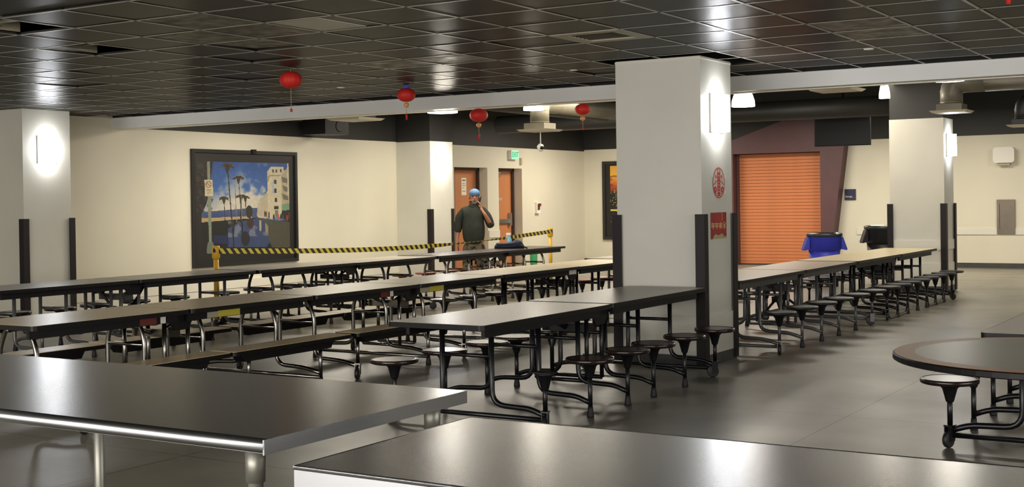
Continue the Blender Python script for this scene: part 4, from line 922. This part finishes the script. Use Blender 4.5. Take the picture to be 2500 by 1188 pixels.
# ------------------------------------------------------------------ bins
def bin_(x, y, m, label, hz=0.86, r=0.29, dolly=True):
    t = thing('trash_can', label, 'trash can', (x, y, 0)); z0 = 0.16 if dolly else 0.0
    body = MB().lathe([(r * 0.8, z0), (r * 0.83, z0 + 0.02), (r * 0.93, hz - 0.26)], n=32); ob('bin_body', body, m, t)
    ob('bin_rim', MB().lathe([(r * 0.93, hz - 0.26), (r * 0.985, hz - 0.25), (r * 1.0, hz - 0.02), (r * 1.04, hz), (r * 0.97, hz), (r * 0.9, hz - 0.2)], n=32, cap=False), m, t)
    for s in (-1, 1):
        a = math.radians(31.6); cx, cy = s * math.cos(a), s * math.sin(a)
        h = MB(); h.prism([(0.0, hz - 0.04), (0.03, hz - 0.04), (0.10, hz - 0.24), (0.09, hz - 0.26), (0.0, hz - 0.24)], -0.09, 0.09, 'y')
        ob('handle', h, m, t, (cx * r * 0.95, cy * r * 0.95, 0), (0, 0, math.radians(31.6) + (0 if s > 0 else math.pi)))
    ob('bin_liner', MB().lathe([(r * 0.95, hz - 0.035), (r * 1.06, hz - 0.03), (r * 1.07, hz + 0.015), (r * 0.98, hz + 0.03), (r * 0.85, hz - 0.02), (0.02, hz - 0.3)], n=40, cap=False, wob=lambda a: 1 + 0.018 * math.sin(7 * a) + 0.01 * math.sin(17 * a)), M['bag_film'], t)
    if dolly:
        ob('dolly', MB().lathe([(r * 0.86, 0.1), (r * 0.9, 0.11), (r * 0.9, 0.17), (r * 0.84, 0.17)], n=24), M['plastic_black'], t)
        for k in range(5):
            a = k * 1.2566 + 0.5; c = ob('caster', cached(('caster', 'bin'), fork_mb, M['gray_tube']), None, t, (r * .72 * math.cos(a), r * .72 * math.sin(a), -0.02), (0, 0, a)); ob('wheel', cached(('wheel', 'bin'), wheel_mb, M['wheel']), None, c, (0, -0.02, 0.02))
bin_(-6.72, 20.75, M['blue_can'], 'bright blue round bin with dark liner in front of the shutter', 0.86, 0.275)
bin_(-5.93, 21.55, M['black_can'], 'black round bin on a wheeled dolly beside the right column', 0.96, 0.33)

# ------------------------------------------------------------------ things on and behind the wall-side row
t = thing('shoulder_bag', 'dark navy bag lying on the dark topped chrome table', 'bag', (-11.0, 17.75, TZ), math.radians(30))
b = MB()
prof = [(0, -0.16), (0.05, -0.15)]
rings = []
for i, (u, h, d) in enumerate([(-0.24, 0.04, 0.05), (-0.2, 0.1, 0.09), (-0.08, 0.09, 0.11), (0.04, 0.11, 0.12), (0.12, 0.15, 0.12), (0.2, 0.12, 0.1), (0.25, 0.04, 0.05)]):
    rings.append([(u, d * math.cos(a), max(0.0, h * 0.5 + h * 0.5 * math.sin(a))) for a in np.linspace(0, 2 * math.pi, 14, endpoint=False)])
vs = [p_ for r_ in rings for p_ in r_]; nn = 14
fs = [(i * nn + k, i * nn + (k + 1) % nn, (i + 1) * nn + (k + 1) % nn, (i + 1) * nn + k) for i in range(6) for k in range(nn)] + [tuple(range(nn))[::-1], tuple(range(6 * nn, 7 * nn))]
ob('bag_body', MB().add(vs, fs, True), M['navy'], t)
ob('strap', MB().tube([(0.1, -0.1, 0.1), (0.2, -0.16, 0.05), (0.3, -0.12, 0.01), (0.27, 0.0, 0.01)], 0.009, 6), M['plastic_black'], t)
ob('bag_flap', MB().tube([(-0.2, -0.1, 0.07), (0.02, -0.13, 0.08), (0.2, -0.11, 0.1)], 0.012, 6), M['navy'], t)
t = thing('spray_bottle', 'pale blue spray bottle standing behind the navy bag', 'bottle', (-11.2, 18.08, TZ))
ob('bottle_body', MB().lathe([(0.04, 0), (0.042, 0.02), (0.042, 0.14), (0.016, 0.19), (0.014, 0.21)], n=16), M['spray'], t)
ob('trigger_head', MB().box(-0.05, 0.03, -0.012, 0.012, 0.21, 0.245).box(-0.045, -0.035, -0.008, 0.008, 0.16, 0.21), M['white'], t)
t = thing('green_bin', 'small green bin on the floor by the wall, seen under the table', 'bin', (-13.95, 23.5, 0))
ob('bin_body', MB().lathe([(0.07, 0), (0.085, 0.42), (0.09, 0.425), (0.08, 0.42), (0.07, 0.05)], n=16), M['green_plastic'], t); ob('bin_rim', MB().lathe([(0.09, 0.415), (0.094, 0.42), (0.09, 0.43)], n=16, cap=False), M['green_plastic'], t)

# ------------------------------------------------------------------ the man
def skin(name, pts, edges, radii, m, parent, sub=2, root=0, smooth=True):
    me = bpy.data.meshes.new(name); me.from_pydata(pts, edges, []); o = bpy.data.objects.new(name, me); C.objects.link(o); o.parent = parent
    sk = o.modifiers.new('skin', 'SKIN'); sk.use_smooth_shade = True
    for k, v in enumerate(me.skin_vertices[0].data):
        r_ = radii[k]; v.radius = r_ if isinstance(r_, tuple) else (r_, r_); v.use_root = (k == root)
    ss = o.modifiers.new('sub', 'SUBSURF'); ss.levels = sub; ss.render_levels = sub
    me.materials.append(m); return o
man = thing('person', 'standing man in blue cap, dark sweater and camouflage trousers, phone at ear', 'person', (-12.55, 19.06, 0), math.radians(31.6))
# local axes: +x to his left hand side (right in the picture), -y towards the viewer
pts = [(0, 0, 0.90), (0, 0.0, 1.06), (0, 0.0, 1.22), (0, 0.0, 1.34), (0.005, -0.01, 1.42), (0.02, -0.02, 1.50), (0.02, -0.02, 1.60), (0.02, -0.01, 1.66),      # 0-7 spine, neck, head
       (-0.17, 0, 1.335), (-0.24, 0, 1.27), (-0.275, 0.0, 1.04), (-0.29, -0.03, 0.84), (-0.295, -0.05, 0.775),                                    # 8-12 his right arm, hanging
       (0.17, 0, 1.335), (0.24, -0.01, 1.27), (0.31, -0.06, 1.07), (0.205, -0.15, 1.26), (0.14, -0.13, 1.36),                                       # 13-17 left arm, bent to the ear
       (-0.10, 0, 0.84), (-0.12, -0.02, 0.48), (-0.13, 0.0, 0.09), (-0.15, -0.12, 0.04),                                                       # 18-21 leg
       (0.10, 0, 0.84), (0.13, -0.02, 0.48), (0.15, 0.0, 0.09), (0.18, -0.12, 0.04)]                                                            # 22-25 leg
# hands: palm then fingers
def hand(base, d, side, curl, start):
    """palm vertex index base; returns points and edges for four fingers and a thumb"""
    P_ = []; E_ = []; b0 = Vector(pts[base]); d = Vector(d).normalized(); s = Vector(side).normalized(); c = Vector(curl).normalized(); k = start
    palm = b0 + d * 0.055; P_.append(tuple(palm)); E_.append((base, k)); pk = k; k += 1
    for i, (off, ln) in enumerate(((-0.028, 0.068), (-0.009, 0.078), (0.010, 0.073), (0.028, 0.058))):
        a = palm + s * off + d * 0.03; b_ = a + d * ln * 0.5 + c * 0.008; e = b_ + d * ln * 0.3 + c * 0.025
        P_ += [tuple(a), tuple(b_), tuple(e)]; E_ += [(pk, k), (k, k + 1), (k + 1, k + 2)]; k += 3
    a = b0 + s * -0.034 + d * 0.02; b_ = a + s * -0.018 + d * 0.03 + c * 0.01; e = b_ + d * 0.028 + c * 0.015
    P_ += [tuple(a), tuple(b_), tuple(e)]; E_ += [(base, k), (k, k + 1), (k + 1, k + 2)]
    return P_, E_
rad = [(0.16, 0.12), (0.15, 0.12), (0.16, 0.11), (0.12, 0.09), 0.055, (0.075, 0.085), (0.085, 0.10), (0.07, 0.08), 0.065, 0.055, 0.043, 0.030, (0.028, 0.02), 0.065, 0.055, 0.045, 0.032, (0.028, 0.02),
       0.095, 0.062, 0.042, 0.04, 0.095, 0.062, 0.042, 0.04]
edg = [(0, 1), (1, 2), (2, 3), (3, 4), (4, 5), (5, 6), (6, 7), (3, 8), (8, 9), (9, 10), (10, 11), (11, 12), (3, 13), (13, 14), (14, 15), (15, 16), (16, 17), (0, 18), (18, 19), (19, 20), (20, 21), (0, 22), (22, 23), (23, 24), (24, 25)]
hr = [(0.034, 0.018)] + [0.010, 0.009, 0.008] * 4 + [0.012, 0.010, 0.009]
Pa, Ea = hand(12, (0, -0.05, -1), (0, -1, 0.05), (0.8, 0, 0.1), len(pts)); pts2 = pts + Pa; edg += Ea; rad += hr
Pb, Eb = hand(17, (-0.25, 0.15, 1), (0.3, -1, 0.1), (-1, 0.2, -0.1), len(pts2)); pts2 += Pb; edg += Eb; rad += hr
skin('body', pts2, edg, rad, M['skin'], man, 2)
# sweater
sp_ = [(0, 0, 0.72), (0, -0.03, 0.86), (0, -0.04, 1.02), (0, -0.02, 1.19), (0, 0, 1.31), (0.005, -0.01, 1.42), (-0.16, 0, 1.30), (-0.245, 0, 1.23), (-0.275, 0.0, 1.04), (-0.285, -0.01, 0.92),
       (0.16, 0, 1.30), (0.245, -0.01, 1.23), (0.315, -0.06, 1.04), (0.27, -0.10, 1.13)]
se_ = [(0, 1), (1, 2), (2, 3), (3, 4), (4, 5), (4, 6), (6, 7), (7, 8), (8, 9), (4, 10), (10, 11), (11, 12), (12, 13)]
sr_ = [(0.18, 0.15), (0.215, 0.19), (0.225, 0.20), (0.215, 0.17), (0.17, 0.12), (0.085, 0.085), 0.105, 0.09, 0.078, 0.062, 0.105, 0.09, 0.078, 0.06]
skin('sweater', sp_, se_, sr_, M['hoodie'], man, 2)
ob('sweater_collar', MB().lathe([(0.105, 0), (0.105, 0.03), (0.09, 0.075), (0.08, 0.08)], (0.012, -0.012, 1.365), 18, cap=False), M['hoodie'], man)
# trousers and boots
tp_ = [(0, 0, 0.88), (0, 0, 0.80), (-0.105, 0, 0.74), (-0.125, -0.02, 0.46), (-0.135, 0, 0.13), (0.105, 0, 0.74), (0.135, -0.02, 0.46), (0.155, 0, 0.13)]
skin('trousers', tp_, [(0, 1), (1, 2), (2, 3), (3, 4), (1, 5), (5, 6), (6, 7)], [(0.16, 0.13), (0.17, 0.14), 0.115, 0.09, 0.075, 0.115, 0.09, 0.075], M['camo'], man, 2)
for x_ in (-0.14, 0.165):
    ob('boot', MB().add([(x_ - .045, -.2, 0), (x_ + .045, -.2, 0), (x_ + .05, .07, 0), (x_ - .05, .07, 0), (x_ - .04, -.19, .05), (x_ + .04, -.19, .05), (x_ + .045, -.05, .13), (x_ - .045, -.05, .13), (x_ + .045, .06, .14), (x_ - .045, .06, .14)],
       [(0, 3, 2, 1), (0, 1, 5, 4), (4, 5, 6, 7), (7, 6, 8, 9), (1, 2, 8, 6), (1, 6, 5), (0, 7, 9, 3), (0, 4, 7), (2, 3, 9, 8)]), M['boot'], man)
# face: head tilts to his left, towards the phone
def ball(name, c, r3, m, n=16):
    prof = [(math.cos(math.radians(a)), math.sin(math.radians(a))) for a in range(-90, 91, 15)]
    b = MB().lathe(prof, n=n, cap=False); b.v = [(c[0] + x * r3[0], c[1] + y * r3[1], c[2] + z * r3[2]) for x, y, z in b.v]; return ob(name, b, m, man)
hc = (0.02, -0.02, 1.56)
ball('cap', (hc[0] + 0.005, hc[1] + 0.012, hc[2] + 0.075), (0.098, 0.112, 0.085), M['cap'], 24)
ball('beard', (hc[0] + 0.005, hc[1] - 0.06, hc[2] - 0.088), (0.05, 0.042, 0.036), M['beard'])
ball('nose', (hc[0] + 0.012, hc[1] - 0.108, hc[2] - 0.012), (0.015, 0.022, 0.022), M['skin'], 10)
ball('mouth', (hc[0] + 0.01, hc[1] - 0.104, hc[2] - 0.062), (0.026, 0.008, 0.006), M['sticker_red'], 10)
ball('moustache', (hc[0] + 0.01, hc[1] - 0.1, hc[2] - 0.045), (0.036, 0.014, 0.011), M['beard'], 10)
for s in (-1, 1):
    ball('eye', (hc[0] + 0.01 + s * 0.033, hc[1] - 0.094, hc[2] + 0.018), (0.013, 0.008, 0.006), M['plastic_black'], 10)
    ball('eyebrow', (hc[0] + 0.01 + s * 0.034, hc[1] - 0.096, hc[2] + 0.036), (0.02, 0.008, 0.005), M['rail'], 10)
    ball('ear', (hc[0] + s * 0.09, hc[1] + 0.005, hc[2] + 0.0), (0.014, 0.026, 0.034), M['skin'], 10)
o = ob('mobile_phone', bx(-0.008, 0.008, -0.034, 0.034, -0.075, 0.075), M['plastic_black'], None); o.matrix_world = man.matrix_basis @ Matrix.Translation((0.125, -0.06, 1.50)) @ Matrix.Rotation(math.radians(12), 4, 'Y') @ Matrix.Rotation(math.radians(15), 4, 'X')
tag(o, 'black mobile phone held at the left ear of the man', 'phone')
o = ob('red_tool', MB().tube([(0, 0, 0), (0.0, -0.05, -0.17)], 0.012, 8), M['sticker_red'], None); o.matrix_world = man.matrix_basis @ Matrix.Translation((-0.27, -0.10, 0.74))
tag(o, 'small red stick held low in the right hand of the man', 'tool')
